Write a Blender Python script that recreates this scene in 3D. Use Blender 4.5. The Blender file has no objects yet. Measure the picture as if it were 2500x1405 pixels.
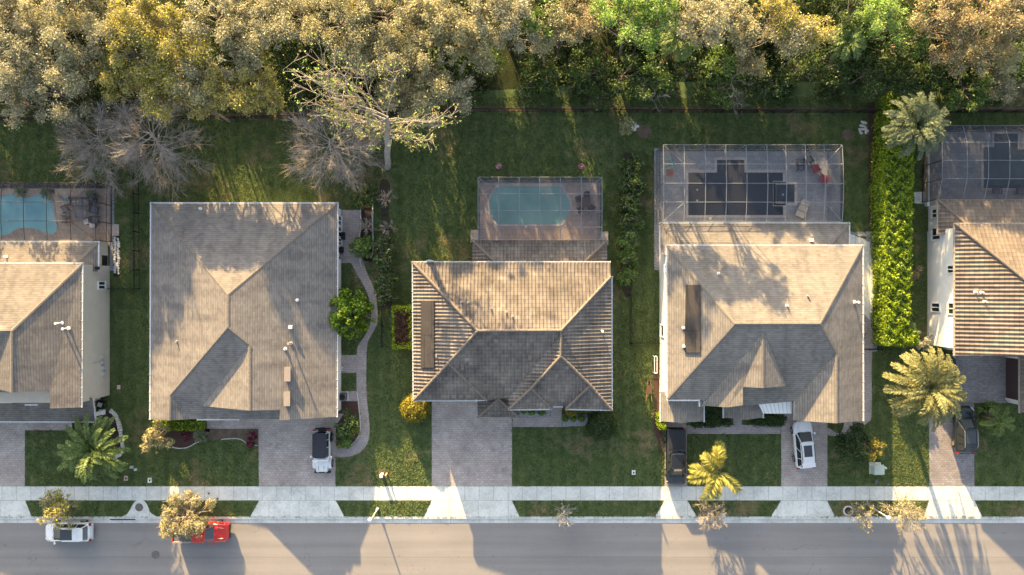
import bpy, bmesh, math, random
import numpy as np
from mathutils import Vector, Matrix
from mathutils.geometry import tessellate_polygon

# ------------------------------------------------------------------ camera, sky, sun, exposure
SC = bpy.context.scene
S, HC, CX, CY = 0.0425, 72.0, 1250.0, 702.5      # metres per photo pixel at ground level, camera height, photo centre
SUN_ELEV, SUN_AZ = math.radians(14.6), math.atan2(0.335, 1.0)
SUN_STRENGTH, SUN_COLOR = 5.0, (1.0, 0.68, 0.31)
SKY_STRENGTH, EXPOSURE = 0.104, 2.2

cam_d = bpy.data.cameras.new('camera')
cam_d.sensor_width = 36.0
cam_d.lens = 36.0 * HC / (2500 * S)
cam_d.clip_end = 3000
cam = bpy.data.objects.new('camera', cam_d)
cam.location = (0, 0, HC)
SC.collection.objects.link(cam)
SC.camera = cam

w = bpy.data.worlds.new('World'); SC.world = w; w.use_nodes = True
nt = w.node_tree
sky = nt.nodes.new('ShaderNodeTexSky'); sky.sky_type = 'NISHITA'; sky.sun_disc = False
sky.sun_elevation = SUN_ELEV; sky.sun_rotation = -SUN_AZ
sky.air_density = 1.0; sky.dust_density = 3.5; sky.ozone_density = 1.0
bg = nt.nodes['Background']; bg.inputs[1].default_value = SKY_STRENGTH
hsv = nt.nodes.new('ShaderNodeHueSaturation'); hsv.inputs['Saturation'].default_value = 0.68
nt.links.new(sky.outputs[0], hsv.inputs['Color']); nt.links.new(hsv.outputs[0], bg.inputs[0])

sun_d = bpy.data.lights.new('sun', 'SUN'); sun_d.energy = SUN_STRENGTH; sun_d.angle = math.radians(0.5); sun_d.color = SUN_COLOR
sun = bpy.data.objects.new('sun', sun_d); SC.collection.objects.link(sun)
_d = Vector((math.sin(SUN_AZ) * math.cos(SUN_ELEV), -math.cos(SUN_AZ) * math.cos(SUN_ELEV), -math.sin(SUN_ELEV)))
sun.rotation_euler = _d.to_track_quat('-Z', 'Y').to_euler()
SC.view_settings.view_transform = 'Standard'; SC.view_settings.look = 'None'
SC.view_settings.exposure = EXPOSURE; SC.view_settings.gamma = 1.0
SC.render.engine = 'CYCLES'
SC.cycles.transparent_max_bounces = 24
SC.cycles.max_bounces = 6

rng = np.random.default_rng(11)
random.seed(5)

# ------------------------------------------------------------------ helpers
def P(px, py, h=0.0):
    """real point at height h that the photograph shows at pixel (px, py)"""
    f = S * (1 - h / HC)
    return Vector(((px - CX) * f, (CY - py) * f, h))

def tag(o, label=None, cat=None, group=None, kind=None):
    if label: o['label'] = label
    if cat: o['category'] = cat
    if group: o['group'] = group
    if kind: o['kind'] = kind
    return o

def thing(name, label, cat, loc=(0, 0, 0), rz=0.0, group=None):
    o = bpy.data.objects.new(name, None); SC.collection.objects.link(o)
    o.location = loc; o.rotation_euler = (0, 0, rz); o.empty_display_size = 0.3
    return tag(o, label, cat, group)

class MB:
    """collects faces; build() links them as one mesh object"""
    def __init__(s, origin=(0, 0, 0)):
        s.v, s.f, s.uv, s.mi = [], [], [], []
        s.o = Vector(origin)
    def face(s, pts, uv=None, mi=0):
        i = len(s.v); s.v.extend([Vector(p) - s.o for p in pts]); s.f.append(list(range(i, i + len(pts))))
        s.uv.append(uv); s.mi.append(mi)
    def box(s, c, d, rz=0.0, mi=0, taper=1.0):
        c = Vector(c); x, y, z = d[0] / 2, d[1] / 2, d[2] / 2
        R = Matrix.Rotation(rz, 3, 'Z')
        q = [R @ Vector((sx * x * (taper if sz > 0 else 1), sy * y * (taper if sz > 0 else 1), sz * z)) + c for sz in (-1, 1) for sx, sy in ((-1, -1), (1, -1), (1, 1), (-1, 1))]
        for a in ((3, 2, 1, 0), (4, 5, 6, 7), (0, 1, 5, 4), (1, 2, 6, 5), (2, 3, 7, 6), (3, 0, 4, 7)):
            s.face([q[k] for k in a], mi=mi)
    def tube(s, pts, r, n=6, mi=0, cap=True):
        pts = [Vector(p) for p in pts]
        rs = r if isinstance(r, (list, tuple)) else [r] * len(pts)
        rings = []
        for i, p in enumerate(pts):
            t = (pts[min(i + 1, len(pts) - 1)] - pts[max(i - 1, 0)])
            if t.length < 1e-6: t = Vector((0, 0, 1))
            t.normalize()
            u = t.cross(Vector((0, 0, 1)))
            if u.length < 0.05: u = t.cross(Vector((0, 1, 0)))
            u.normalize(); vv = t.cross(u)
            rings.append([p + (u * math.cos(2 * math.pi * k / n) + vv * math.sin(2 * math.pi * k / n)) * rs[i] for k in range(n)])
        s.loft(rings, mi=mi, cap=cap)
    def loft(s, rings, mi=0, cap=True, closed=True):
        b = len(s.v); n = len(rings[0])
        for r in rings: s.v.extend([Vector(p) - s.o for p in r])
        for i in range(len(rings) - 1):
            for k in range(n if closed else n - 1):
                k2 = (k + 1) % n
                s.f.append([b + i * n + k, b + i * n + k2, b + (i + 1) * n + k2, b + (i + 1) * n + k]); s.uv.append(None); s.mi.append(mi)
        if cap:
            s.f.append([b + k for k in range(n)][::-1]); s.uv.append(None); s.mi.append(mi)
            s.f.append([b + (len(rings) - 1) * n + k for k in range(n)]); s.uv.append(None); s.mi.append(mi)
    def cyl(s, c, r, h, n=16, mi=0, axis='Z', r2=None):
        c = Vector(c); ax = {'X': Vector((1, 0, 0)), 'Y': Vector((0, 1, 0)), 'Z': Vector((0, 0, 1))}[axis]
        s.tube([c - ax * h / 2, c + ax * h / 2], [r, r if r2 is None else r2], n, mi)
    def ball(s, c, r, n=10, m=7, sq=1.0, mi=0):
        c = Vector(c)
        s.loft([[c + Vector((math.cos(2 * math.pi * k / n) * r * math.sin(a), math.sin(2 * math.pi * k / n) * r * math.sin(a), r * sq * math.cos(a)))
                 for k in range(n)] for a in [math.pi * (0.02 + 0.96 * i / (m - 1)) for i in range(m)]], mi=mi)
    def build(s, name, mats, parent=None, smooth=False):
        me = bpy.data.meshes.new(name)
        me.from_pydata([tuple(p) for p in s.v], [], s.f)
        for m in (mats if isinstance(mats, (list, tuple)) else [mats]): me.materials.append(m)
        me.polygons.foreach_set('material_index', s.mi)
        if smooth: me.polygons.foreach_set('use_smooth', [True] * len(s.f))
        if any(u is not None for u in s.uv):
            l = me.uv_layers.new(name='UVMap'); d = []
            for f, u in zip(s.f, s.uv):
                d.extend([c for q in (u if u is not None else [(0, 0)] * len(f)) for c in q])
            l.data.foreach_set('uv', d)
        me.update()
        o = bpy.data.objects.new(name, me); SC.collection.objects.link(o)
        if parent is not None: o.parent = parent
        else: o.location = s.o
        return o

def quads(name, V, mats, parent=None, F=None, origin=(0, 0, 0), n=4):
    """big leaf meshes: V is (N*n,3) with n corners a face"""
    V = V - np.array(origin)
    me = bpy.data.meshes.new(name); N = len(V) // n
    me.vertices.add(len(V)); me.vertices.foreach_set('co', V.astype(np.float32).ravel())
    me.loops.add(len(V)); me.loops.foreach_set('vertex_index', np.arange(len(V), dtype=np.int32))
    me.polygons.add(N); me.polygons.foreach_set('loop_start', np.arange(0, len(V), n, dtype=np.int32))
    try: me.polygons.foreach_set('loop_total', np.full(N, n, dtype=np.int32))
    except Exception: pass
    for m in (mats if isinstance(mats, (list, tuple)) else [mats]): me.materials.append(m)
    if F is not None: me.polygons.foreach_set('material_index', F.astype(np.int32))
    me.update(calc_edges=True)
    o = bpy.data.objects.new(name, me); SC.collection.objects.link(o)
    if parent is not None: o.parent = parent
    else: o.location = origin
    return o

def smooth_loop(pts, k=6, closed=True):
    out = []; n = len(pts)
    for i in range(n if closed else n - 1):
        if closed: p0, p1, p2, p3 = pts[(i - 1) % n], pts[i], pts[(i + 1) % n], pts[(i + 2) % n]
        else: p0, p1, p2, p3 = pts[max(i - 1, 0)], pts[i], pts[i + 1], pts[min(i + 2, n - 1)]
        for j in range(k):
            t = j / k
            out.append(tuple(0.5 * (2 * b + (c - a) * t + (2 * a - 5 * b + 4 * c - d) * t * t + (-a + 3 * b - 3 * c + d) * t ** 3) for a, b, c, d in zip(p0, p1, p2, p3)))
    if not closed: out.append(tuple(pts[-1]))
    return out

# ------------------------------------------------------------------ materials
class N:
    def __init__(s, name, rough=0.7, spec=0.3):
        s.m = bpy.data.materials.new(name); s.m.use_nodes = True
        s.t = s.m.node_tree; s.b = s.t.nodes['Principled BSDF']; s.out = s.t.nodes['Material Output']
        s.b.inputs['Roughness'].default_value = rough; s.b.inputs['Specular IOR Level'].default_value = spec
    def n(s, kind, **kw):
        x = s.t.nodes.new('ShaderNode' + kind)
        for k, v in kw.items(): setattr(x, k, v)
        return x
    def l(s, a, b): s.t.links.new(a, b)
    def coord(s, kind='Object'): return s.n('TexCoord').outputs[kind]
    def noise(s, scale, detail=4, rough=0.6, vec=None):
        x = s.n('TexNoise'); x.inputs['Scale'].default_value = scale; x.inputs['Detail'].default_value = detail; x.inputs['Roughness'].default_value = rough
        s.l(vec if vec is not None else s.coord(), x.inputs['Vector']); return x.outputs['Fac']
    def ramp(s, fac, stops):
        r = s.n('ValToRGB'); e = r.color_ramp.elements
        while len(e) < len(stops): e.new(0.5)
        for q, (p, c) in zip(e, stops): q.position = p; q.color = (c[0], c[1], c[2], 1)
        s.l(fac, r.inputs[0]); return r.outputs[0]
    def mix(s, fac, a, b, mode='MIX'):
        x = s.n('Mix', data_type='RGBA', blend_type=mode)
        for v, i in ((fac, 0), (a, 6), (b, 7)):
            if isinstance(v, (int, float)): x.inputs[i].default_value = v
            elif isinstance(v, tuple): x.inputs[i].default_value = (v[0], v[1], v[2], 1)
            else: s.l(v, x.inputs[i])
        return x.outputs[2]
    def math(s, op, a, b=0.0, c=None):
        x = s.n('Math', operation=op)
        for i, v in enumerate((a, b, c)):
            if v is None: continue
            if isinstance(v, (int, float)): x.inputs[i].default_value = v
            else: s.l(v, x.inputs[i])
        return x.outputs[0]
    def bump(s, h, strength=0.4, dist=0.05):
        x = s.n('Bump'); x.inputs['Strength'].default_value = strength; x.inputs['Distance'].default_value = dist
        s.l(h, x.inputs['Height']); s.l(x.outputs[0], s.b.inputs['Normal'])
    def col(s, c):
        if isinstance(c, tuple): s.b.inputs['Base Color'].default_value = (c[0], c[1], c[2], 1)
        else: s.l(c, s.b.inputs['Base Color'])
        return s.m

def plain(name, c, rough=0.6, var=0.18, scale=3.0, spec=0.3, metal=0.0, bump=0.0):
    m = N(name, rough, spec); m.b.inputs['Metallic'].default_value = metal
    f = m.noise(scale, 5)
    lo = tuple(x * (1 - var) for x in c); hi = tuple(min(1, x * (1 + var)) for x in c)
    if bump: m.bump(m.noise(scale * 6, 4), bump, 0.03)
    return m.col(m.ramp(f, [(0.3, lo), (0.7, hi)]))

def grass_mat(name, g1, g2, dry, dry_lo=0.56, dry_hi=0.72, blades=False):
    m = N(name, 0.9, 0.1)
    big = m.noise(0.16, 3, 0.55); mid = m.noise(0.9, 5, 0.65); fine = m.noise(9.0, 4, 0.75)
    c = m.mix(m.ramp(mid, [(0.3, (0, 0, 0)), (0.7, (1, 1, 1))]), g1, g2)
    dm = m.math('ADD', m.math('MULTIPLY', big, 0.65), m.math('MULTIPLY', mid, 0.38))
    c = m.mix(m.ramp(dm, [(dry_lo, (0, 0, 0)), (dry_hi, (1, 1, 1))]), c, dry)
    c = m.mix(1.0, c, m.ramp(fine, [(0.25, (0.45, 0.45, 0.45)), (0.75, (1.55, 1.55, 1.55))]), 'MULTIPLY')
    sx = m.n('SeparateXYZ'); m.l(m.coord(), sx.inputs[0])          # mower passes
    mw = m.math('SINE', m.math('ADD', m.math('MULTIPLY', sx.outputs[0], 5.2), m.math('MULTIPLY', mid, 5.0)))
    c = m.mix(1.0, c, m.ramp(m.math('MULTIPLY_ADD', mw, 0.5, 0.5), [(0.25, (0.93, 0.94, 0.95)), (0.75, (1.06, 1.05, 1.04))]), 'MULTIPLY')
    if blades:
        c = m.mix(1.0, c, (1.55, 1.32, 1.0), 'MULTIPLY')
        tr = m.n('BsdfTranslucent'); m.l(c, tr.inputs[0]); mx = m.n('MixShader'); mx.inputs[0].default_value = 0.3
        m.l(m.b.outputs[0], mx.inputs[1]); m.l(tr.outputs[0], mx.inputs[2]); m.l(mx.outputs[0], m.out.inputs[0])
        return m.col(c)
    m.bump(m.math('ADD', m.noise(5.0, 5, 0.8), m.noise(14.0, 2, 0.6)), 0.75, 0.11)
    return m.col(c)

def brick_mat(name, c1, c2, mortar, bw, bh, scale_dirt=0.5, coord='Object', msize=0.012, bump=0.3, stain=(0.55, 0.52, 0.52), stain_amt=(0.56, 0.72)):
    m = N(name, 0.85, 0.2)
    b = m.n('TexBrick'); b.inputs['Scale'].default_value = 1.0; b.inputs['Brick Width'].default_value = bw; b.inputs['Row Height'].default_value = bh
    b.inputs['Mortar Size'].default_value = msize; b.inputs['Mortar Smooth'].default_value = 0.3; b.inputs['Bias'].default_value = 0.0
    for i, c in ((1, c1), (2, c2), (3, mortar)): b.inputs[i].default_value = (*c, 1)
    m.l(m.coord(coord), b.inputs['Vector'])
    d = m.ramp(m.noise(scale_dirt, 6, 0.6), [(0.3, (0.78, 0.76, 0.76)), (0.7, (1.15, 1.15, 1.15))])
    c = m.mix(1.0, b.outputs[0], d, 'MULTIPLY')
    st = m.ramp(m.noise(0.35, 8, 0.75), [(stain_amt[0], (1, 1, 1)), (stain_amt[1], stain)])
    c = m.mix(1.0, c, st, 'MULTIPLY')
    f = m.ramp(m.noise(6.0, 3, 0.6), [(0.3, (0.85, 0.85, 0.85)), (0.7, (1.12, 1.12, 1.12))])
    c = m.mix(1.0, c, f, 'MULTIPLY')
    m.bump(b.outputs['Fac'], -bump, 0.02)
    return m.col(c)

def shingle_mat(name, base, dark, row=0.22, tab=0.40, contrast=0.30):
    m = N(name, 0.9, 0.15)
    uv = m.coord('UV'); sp = m.n('SeparateXYZ'); m.l(uv, sp.inputs[0])
    vv = m.math('DIVIDE', sp.outputs[1], row); rowi = m.math('FLOOR', vv); vf = m.math('FRACT', vv)
    uu = m.math('ADD', m.math('DIVIDE', sp.outputs[0], tab), m.math('MULTIPLY', rowi, 0.5)); ui = m.math('FLOOR', uu)
    cv = m.n('CombineXYZ'); m.l(ui, cv.inputs[0]); m.l(rowi, cv.inputs[1])
    wn = m.n('TexWhiteNoise', noise_dimensions='3D'); m.l(cv.outputs[0], wn.inputs['Vector'])
    c = m.ramp(wn.outputs['Value'], [(0.0, tuple(x * (1 - contrast * 0.45) for x in base)), (0.5, base), (1.0, tuple(x * (1 + contrast * 0.38) for x in base))])
    edge = m.ramp(vf, [(0.0, (0.5, 0.5, 0.5)), (0.28, (1.05, 1.05, 1.05))])
    c = m.mix(1.0, c, edge, 'MULTIPLY')
    w = m.ramp(m.noise(0.45, 6, 0.65), [(0.3, (0.80, 0.80, 0.82)), (0.7, (1.14, 1.12, 1.10))])
    c = m.mix(1.0, c, w, 'MULTIPLY')
    # streaks running down the slope
    mp = m.n('Mapping'); mp.inputs['Scale'].default_value = (1.1, 0.18, 1); m.l(uv, mp.inputs['Vector'])
    s = m.ramp(m.noise(1.0, 3, 0.5, mp.outputs[0]), [(0.45, (1, 1, 1)), (0.8, dark)])
    c = m.mix(1.0, c, s, 'MULTIPLY')
    m.bump(m.math('ADD', m.math('MULTIPLY', vf, -0.6), m.math('MULTIPLY', wn.outputs['Value'], 0.4)), 0.55, 0.045)
    return m.col(c)

def tile_mat(name, base, course=0.40, rib=0.34, dirt=(0.50, 0.50, 0.52)):
    m = N(name, 0.85, 0.2)
    uv = m.coord('UV'); sp = m.n('SeparateXYZ'); m.l(uv, sp.inputs[0])
    vv = m.math('DIVIDE', sp.outputs[1], course); rowi = m.math('FLOOR', vv); vf = m.math('FRACT', vv)
    ui = m.math('FLOOR', m.math('DIVIDE', sp.outputs[0], rib))
    cv = m.n('CombineXYZ'); m.l(ui, cv.inputs[0]); m.l(rowi, cv.inputs[1])
    wn = m.n('TexWhiteNoise', noise_dimensions='3D'); m.l(cv.outputs[0], wn.inputs['Vector'])
    c = m.ramp(wn.outputs['Value'], [(0.0, tuple(x * 0.82 for x in base)), (0.55, base), (0.95, tuple(x * 1.12 for x in base)), (1.0, tuple(x * 1.4 for x in base))])
    edge = m.ramp(vf, [(0.0, (0.45, 0.45, 0.45)), (0.16, (1.0, 1.0, 1.0)), (1.0, (1.08, 1.06, 1.04))])
    c = m.mix(1.0, c, edge, 'MULTIPLY')
    w = m.ramp(m.noise(0.35, 7, 0.7), [(0.35, dirt), (0.62, (1.1, 1.08, 1.05))])
    c = m.mix(1.0, c, w, 'MULTIPLY')
    m.bump(m.math('MULTIPLY', vf, -1.0), 0.5, 0.05)
    return m.col(c)

def leaf_mat(name, cols, trans=0.3, rough=0.55):
    m = N(name, rough, 0.25)
    g = m.n('NewGeometry')
    k = len(cols)
    c = m.ramp(g.outputs['Random Per Island'], [(i / max(1, k - 1), q) for i, q in enumerate(cols)])
    m.col(c)
    tr = m.n('BsdfTranslucent'); m.l(c, tr.inputs[0])
    mx = m.n('MixShader'); mx.inputs[0].default_value = trans
    m.l(m.b.outputs[0], mx.inputs[1]); m.l(tr.outputs[0], mx.inputs[2]); m.l(mx.outputs[0], m.out.inputs[0])
    return m.m

def screen_mat(name, c=(0.12, 0.13, 0.16), fac=0.42):
    m = N(name, 0.8, 0.1); m.col(c)
    tp = m.n('BsdfTransparent'); mx = m.n('MixShader'); mx.inputs[0].default_value = fac
    m.l(tp.outputs[0], mx.inputs[1]); m.l(m.b.outputs[0], mx.inputs[2]); m.l(mx.outputs[0], m.out.inputs[0])
    return m.m

def water_mat(name, deep, shallow):
    m = N(name, 0.06, 0.5)
    c = m.ramp(m.noise(0.30, 3, 0.5), [(0.32, tuple(x * 0.85 for x in deep)), (0.68, shallow)])
    m.bump(m.noise(2.2, 4, 0.6), 0.25, 0.05)
    return m.col(c)

def paint_mat(name, c, rough=0.25, coat=0.6, metal=0.0):
    m = N(name, rough, 0.5); m.b.inputs['Coat Weight'].default_value = coat; m.b.inputs['Coat Roughness'].default_value = 0.08
    m.b.inputs['Metallic'].default_value = metal
    f = m.noise(2.5, 4)
    return m.col(m.ramp(f, [(0.3, tuple(x * 0.9 for x in c)), (0.7, tuple(min(1, x * 1.05) for x in c))]))

M = {}
M['lawn'] = grass_mat('lawn_grass', (0.068, 0.110, 0.044), (0.124, 0.166, 0.069), (0.245, 0.203, 0.130), 0.55, 0.72)
M['blade'] = grass_mat('lawn_blades', (0.068, 0.110, 0.044), (0.124, 0.166, 0.069), (0.245, 0.203, 0.130), 0.55, 0.72, blades=True)
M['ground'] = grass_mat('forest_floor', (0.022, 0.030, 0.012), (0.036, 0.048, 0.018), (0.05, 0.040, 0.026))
M['dirt'] = plain('bare_soil', (0.12, 0.09, 0.065), 0.95, 0.35, 2.0, bump=0.5)
M['soil_dark'] = plain('dark_soil', (0.045, 0.042, 0.028), 0.95, 0.4, 3.0, bump=0.6)
M['mulch'] = plain('dark_mulch', (0.035, 0.025, 0.024), 0.95, 0.5, 12.0, bump=0.8)
M['redmulch'] = plain('brown_mulch', (0.075, 0.045, 0.036), 0.95, 0.5, 12.0, bump=0.8)
M['gravel'] = plain('grey_gravel', (0.26, 0.26, 0.27), 0.9, 0.75, 9.0, bump=0.9)
M['stone'] = plain('white_stone', (0.55, 0.54, 0.50), 0.8, 0.25, 4.0, bump=0.3)

def road_mat():
    m = N('asphalt', 0.9, 0.15)
    a = m.ramp(m.noise(0.12, 5, 0.6), [(0.3, (0.222, 0.212, 0.204)), (0.7, (0.260, 0.248, 0.238))])
    f = m.ramp(m.noise(22.0, 3, 0.7), [(0.25, (0.82, 0.82, 0.82)), (0.75, (1.16, 1.16, 1.16))])
    c = m.mix(1.0, a, f, 'MULTIPLY')
    mp = m.n('Mapping'); mp.inputs['Scale'].default_value = (0.05, 1.2, 1); m.l(m.coord(), mp.inputs['Vector'])
    c = m.mix(1.0, c, m.ramp(m.noise(1.0, 4, 0.6, mp.outputs[0]), [(0.35, (0.93, 0.93, 0.93)), (0.65, (1.05, 1.05, 1.05))]), 'MULTIPLY')
    vo = m.n('TexVoronoi', feature='DISTANCE_TO_EDGE'); vo.inputs['Scale'].default_value = 0.085
    nz = m.n('TexNoise'); nz.inputs['Scale'].default_value = 0.5; nz.inputs['Detail'].default_value = 8; m.l(m.coord(), nz.inputs['Vector'])
    ad = m.n('VectorMath', operation='MULTIPLY_ADD'); m.l(nz.outputs['Color'], ad.inputs[0]); ad.inputs[1].default_value = (5, 5, 0); m.l(m.coord(), ad.inputs[2])
    m.l(ad.outputs[0], vo.inputs['Vector'])
    cr = m.ramp(vo.outputs['Distance'], [(0.0, (0.62, 0.62, 0.62)), (0.0035, (1, 1, 1))])
    c = m.mix(m.ramp(m.noise(0.11, 2), [(0.54, (0, 0, 0)), (0.62, (0.8, 0.8, 0.8))]), c, m.mix(1.0, c, cr, 'MULTIPLY'))
    c = m.mix(1.0, c, m.ramp(m.noise(1.7, 2, 0.4), [(0.70, (1, 1, 1)), (0.78, (0.80, 0.80, 0.80))]), 'MULTIPLY')      # oil drips
    sp = m.n('SeparateXYZ'); m.l(m.coord(), sp.inputs[0])
    ln = m.math('ABSOLUTE', m.math('ADD', sp.outputs[1], 28.05)); c = m.mix(1.0, c, m.ramp(ln, [(0.02, (0.86, 0.86, 0.86)), (0.07, (1, 1, 1))]), 'MULTIPLY')   # paving seam
    tk = m.math('SINE', m.math('MULTIPLY', sp.outputs[1], 3.7)); c = m.mix(1.0, c, m.ramp(m.math('MULTIPLY_ADD', tk, 0.5, 0.5), [(0.2, (1.02, 1.02, 1.02)), (0.9, (0.955, 0.955, 0.96))]), 'MULTIPLY')   # wheel tracks
    m.bump(m.noise(30.0, 2, 0.6), 0.25, 0.02)
    return m.col(c)
M['road'] = road_mat()
def concrete(name, c, joint):
    m = N(name, 0.85, 0.2)
    b = m.n('TexBrick', offset=0.0); b.inputs['Scale'].default_value = 1.0; b.inputs['Brick Width'].default_value = joint; b.inputs['Row Height'].default_value = 40.0
    b.inputs['Mortar Size'].default_value = 0.018; b.inputs['Bias'].default_value = 0.0; b.inputs['Mortar Smooth'].default_value = 0.2
    for i, q in ((1, tuple(x * 0.95 for x in c)), (2, tuple(x * 1.03 for x in c)), (3, tuple(x * 0.42 for x in c))): b.inputs[i].default_value = (*q, 1)
    mp = m.n('Mapping'); mp.inputs['Location'].default_value = (0.4, 17.0, 0); m.l(m.coord(), mp.inputs[0]); m.l(mp.outputs[0], b.inputs['Vector'])
    d = m.ramp(m.noise(0.5, 7, 0.7), [(0.28, (0.68, 0.69, 0.69)), (0.58, (1.06, 1.06, 1.05))])
    d2 = m.ramp(m.noise(4.0, 6, 0.7), [(0.3, (0.90, 0.90, 0.90)), (0.7, (1.06, 1.06, 1.06))])
    m.bump(m.noise(20.0, 3), 0.12, 0.02)
    return m.col(m.mix(1.0, m.mix(1.0, b.outputs[0], d, 'MULTIPLY'), d2, 'MULTIPLY'))
M['walk'] = concrete('pavement_concrete', (0.62, 0.63, 0.595), 1.5)
M['apron'] = concrete('drive_concrete', (0.64, 0.65, 0.615), 3.1)
M['kerb'] = concrete('kerb_concrete', (0.58, 0.585, 0.55), 3.0)
M['paver'] = brick_mat('driveway_pavers', (0.370, 0.325, 0.295), (0.445, 0.395, 0.365), (0.225, 0.20, 0.18), 0.34, 0.23)
M['paver_dark'] = brick_mat('court_pavers', (0.24, 0.222, 0.222), (0.31, 0.29, 0.285), (0.145, 0.135, 0.135), 0.34, 0.23)
M['paver_path'] = brick_mat('path_pavers', (0.32, 0.285, 0.275), (0.38, 0.34, 0.33), (0.21, 0.19, 0.18), 0.25, 0.25)
M['deck_beige'] = brick_mat('pool_deck_beige', (0.40, 0.34, 0.29), (0.46, 0.40, 0.34), (0.30, 0.25, 0.21), 0.4, 0.4)
M['deck_brown'] = brick_mat('pool_deck_brown', (0.34, 0.29, 0.27), (0.42, 0.36, 0.33), (0.26, 0.22, 0.20), 0.5, 0.5)
M['deck_grey'] = brick_mat('pool_deck_grey', (0.29, 0.305, 0.325), (0.35, 0.365, 0.385), (0.22, 0.23, 0.245), 0.6, 0.4)
M['coping'] = brick_mat('pool_coping', (0.46, 0.44, 0.42), (0.54, 0.52, 0.50), (0.34, 0.33, 0.31), 0.6, 0.6)
M['shingle_a'] = shingle_mat('shingle_tan', (0.172, 0.160, 0.145), (0.72, 0.72, 0.74))
M['shingle_b'] = shingle_mat('shingle_grey_tan', (0.205, 0.192, 0.176), (0.68, 0.68, 0.72))
M['shingle_c'] = shingle_mat('shingle_sand', (0.200, 0.188, 0.170), (0.72, 0.72, 0.74))
M['cap_sh'] = plain('shingle_ridge', (0.165, 0.148, 0.13), 0.9, 0.25, 6.0)
M['tile_a'] = tile_mat('clay_tile_grey', (0.188, 0.170, 0.154))
M['tile_b'] = tile_mat('clay_tile_brown', (0.178, 0.155, 0.134), dirt=(0.72, 0.70, 0.68))
M['cap_tile'] = plain('ridge_tile', (0.175, 0.148, 0.125), 0.85, 0.3, 5.0)
M['white'] = plain('white_paint', (0.78, 0.78, 0.76), 0.5, 0.05)
M['gutter'] = plain('gutter_white', (0.50, 0.52, 0.53), 0.45, 0.06)
M['gutter_tan'] = plain('gutter_tan', (0.36, 0.31, 0.26), 0.5, 0.08)
M['fascia'] = plain('fascia_paint', (0.55, 0.53, 0.48), 0.6, 0.05)
M['stucco_cream'] = plain('stucco_cream', (0.52, 0.46, 0.38), 0.9, 0.06, 0.8, bump=0.2)
M['stucco_white'] = plain('stucco_white', (0.78, 0.77, 0.74), 0.9, 0.05, 0.8, bump=0.2)
M['stucco_tan'] = plain('stucco_tan', (0.50, 0.42, 0.33), 0.9, 0.06, 0.8, bump=0.2)
M['glass'] = N('window_glass', 0.04, 0.6).col((0.02, 0.03, 0.03))
M['carglass'] = N('car_glass', 0.03, 1.0).col((0.028, 0.033, 0.038))
M['black'] = plain('black_metal', (0.012, 0.012, 0.014), 0.5, 0.2)
M['bronze'] = plain('bronze_aluminium', (0.035, 0.03, 0.03), 0.45, 0.2)
M['alu'] = plain('grey_aluminium', (0.17, 0.19, 0.22), 0.45, 0.1)
M['alu_white'] = plain('white_aluminium', (0.19, 0.21, 0.235), 0.45, 0.08)
M['rubber'] = plain('tyre_rubber', (0.018, 0.018, 0.019), 0.85, 0.2)
M['rim'] = plain('wheel_alloy', (0.35, 0.35, 0.36), 0.35, 0.1, metal=0.7)
M['lightglass'] = N('lamp_lens', 0.1, 0.6).col((0.7, 0.7, 0.7))
M['redglass'] = N('tail_lens', 0.15, 0.6).col((0.35, 0.01, 0.01))
M['solar'] = brick_mat('solar_panel_mats', (0.046, 0.043, 0.042), (0.058, 0.054, 0.053), (0.022, 0.022, 0.022), 1.4, 30.0, msize=0.03, bump=0.2, coord='Object', stain=(0.85, 0.85, 0.85))
M['pvc'] = plain('white_pipe', (0.75, 0.75, 0.73), 0.5, 0.06)
M['lead'] = plain('grey_vent', (0.30, 0.29, 0.28), 0.6, 0.1)
M['ventbrown'] = plain('brown_vent', (0.26, 0.23, 0.20), 0.6, 0.08)
M['garage_brown'] = plain('brown_garage_door', (0.07, 0.045, 0.045), 0.6, 0.1)
M['wood'] = plain('weathered_wood', (0.22, 0.14, 0.09), 0.8, 0.3, 6.0)
M['wicker'] = plain('dark_wicker', (0.055, 0.055, 0.065), 0.8, 0.3, 20.0, bump=0.4)
M['cushion'] = plain('grey_cushion', (0.16, 0.17, 0.20), 0.9, 0.12, 6.0)
M['white_cushion'] = plain('white_cushion', (0.62, 0.64, 0.70), 0.9, 0.08)
M['red_plastic'] = plain('red_plastic', (0.32, 0.03, 0.04), 0.5, 0.15)
M['teal_cloth'] = plain('teal_cloth', (0.02, 0.20, 0.26), 0.8, 0.2)
M['teal_plastic'] = plain('teal_plastic', (0.10, 0.42, 0.40), 0.5, 0.2, 8.0)
M['beige_cloth'] = plain('beige_sling', (0.50, 0.46, 0.40), 0.85, 0.08)
M['table_brown'] = plain('table_brown', (0.09, 0.065, 0.055), 0.6, 0.2)
M['tcgreen'] = plain('pale_green_steel', (0.44, 0.52, 0.46), 0.5, 0.06)
M['box_beige'] = plain('beige_plastic', (0.52, 0.42, 0.34), 0.6, 0.1)
M['box_grey'] = plain('grey_plastic', (0.42, 0.43, 0.42), 0.6, 0.1)
M['iron'] = plain('cast_iron', (0.13, 0.12, 0.115), 0.7, 0.3, 12.0)
M['terracotta'] = plain('terracotta_pot', (0.30, 0.10, 0.06), 0.8, 0.15)
M['lamp_post'] = plain('lamp_post_paint', (0.42, 0.41, 0.39), 0.5, 0.06)
M['lamp_glass'] = plain('lamp_globe', (0.85, 0.84, 0.80), 0.3, 0.03)
M['brass_rust'] = plain('rusty_steel', (0.10, 0.055, 0.04), 0.8, 0.3, 8.0)
M['screen'] = screen_mat('pool_screen', (0.060, 0.066, 0.085), 0.34)
M['screen_dark'] = screen_mat('pool_screen_dark', (0.055, 0.06, 0.075), 0.55)
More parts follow.
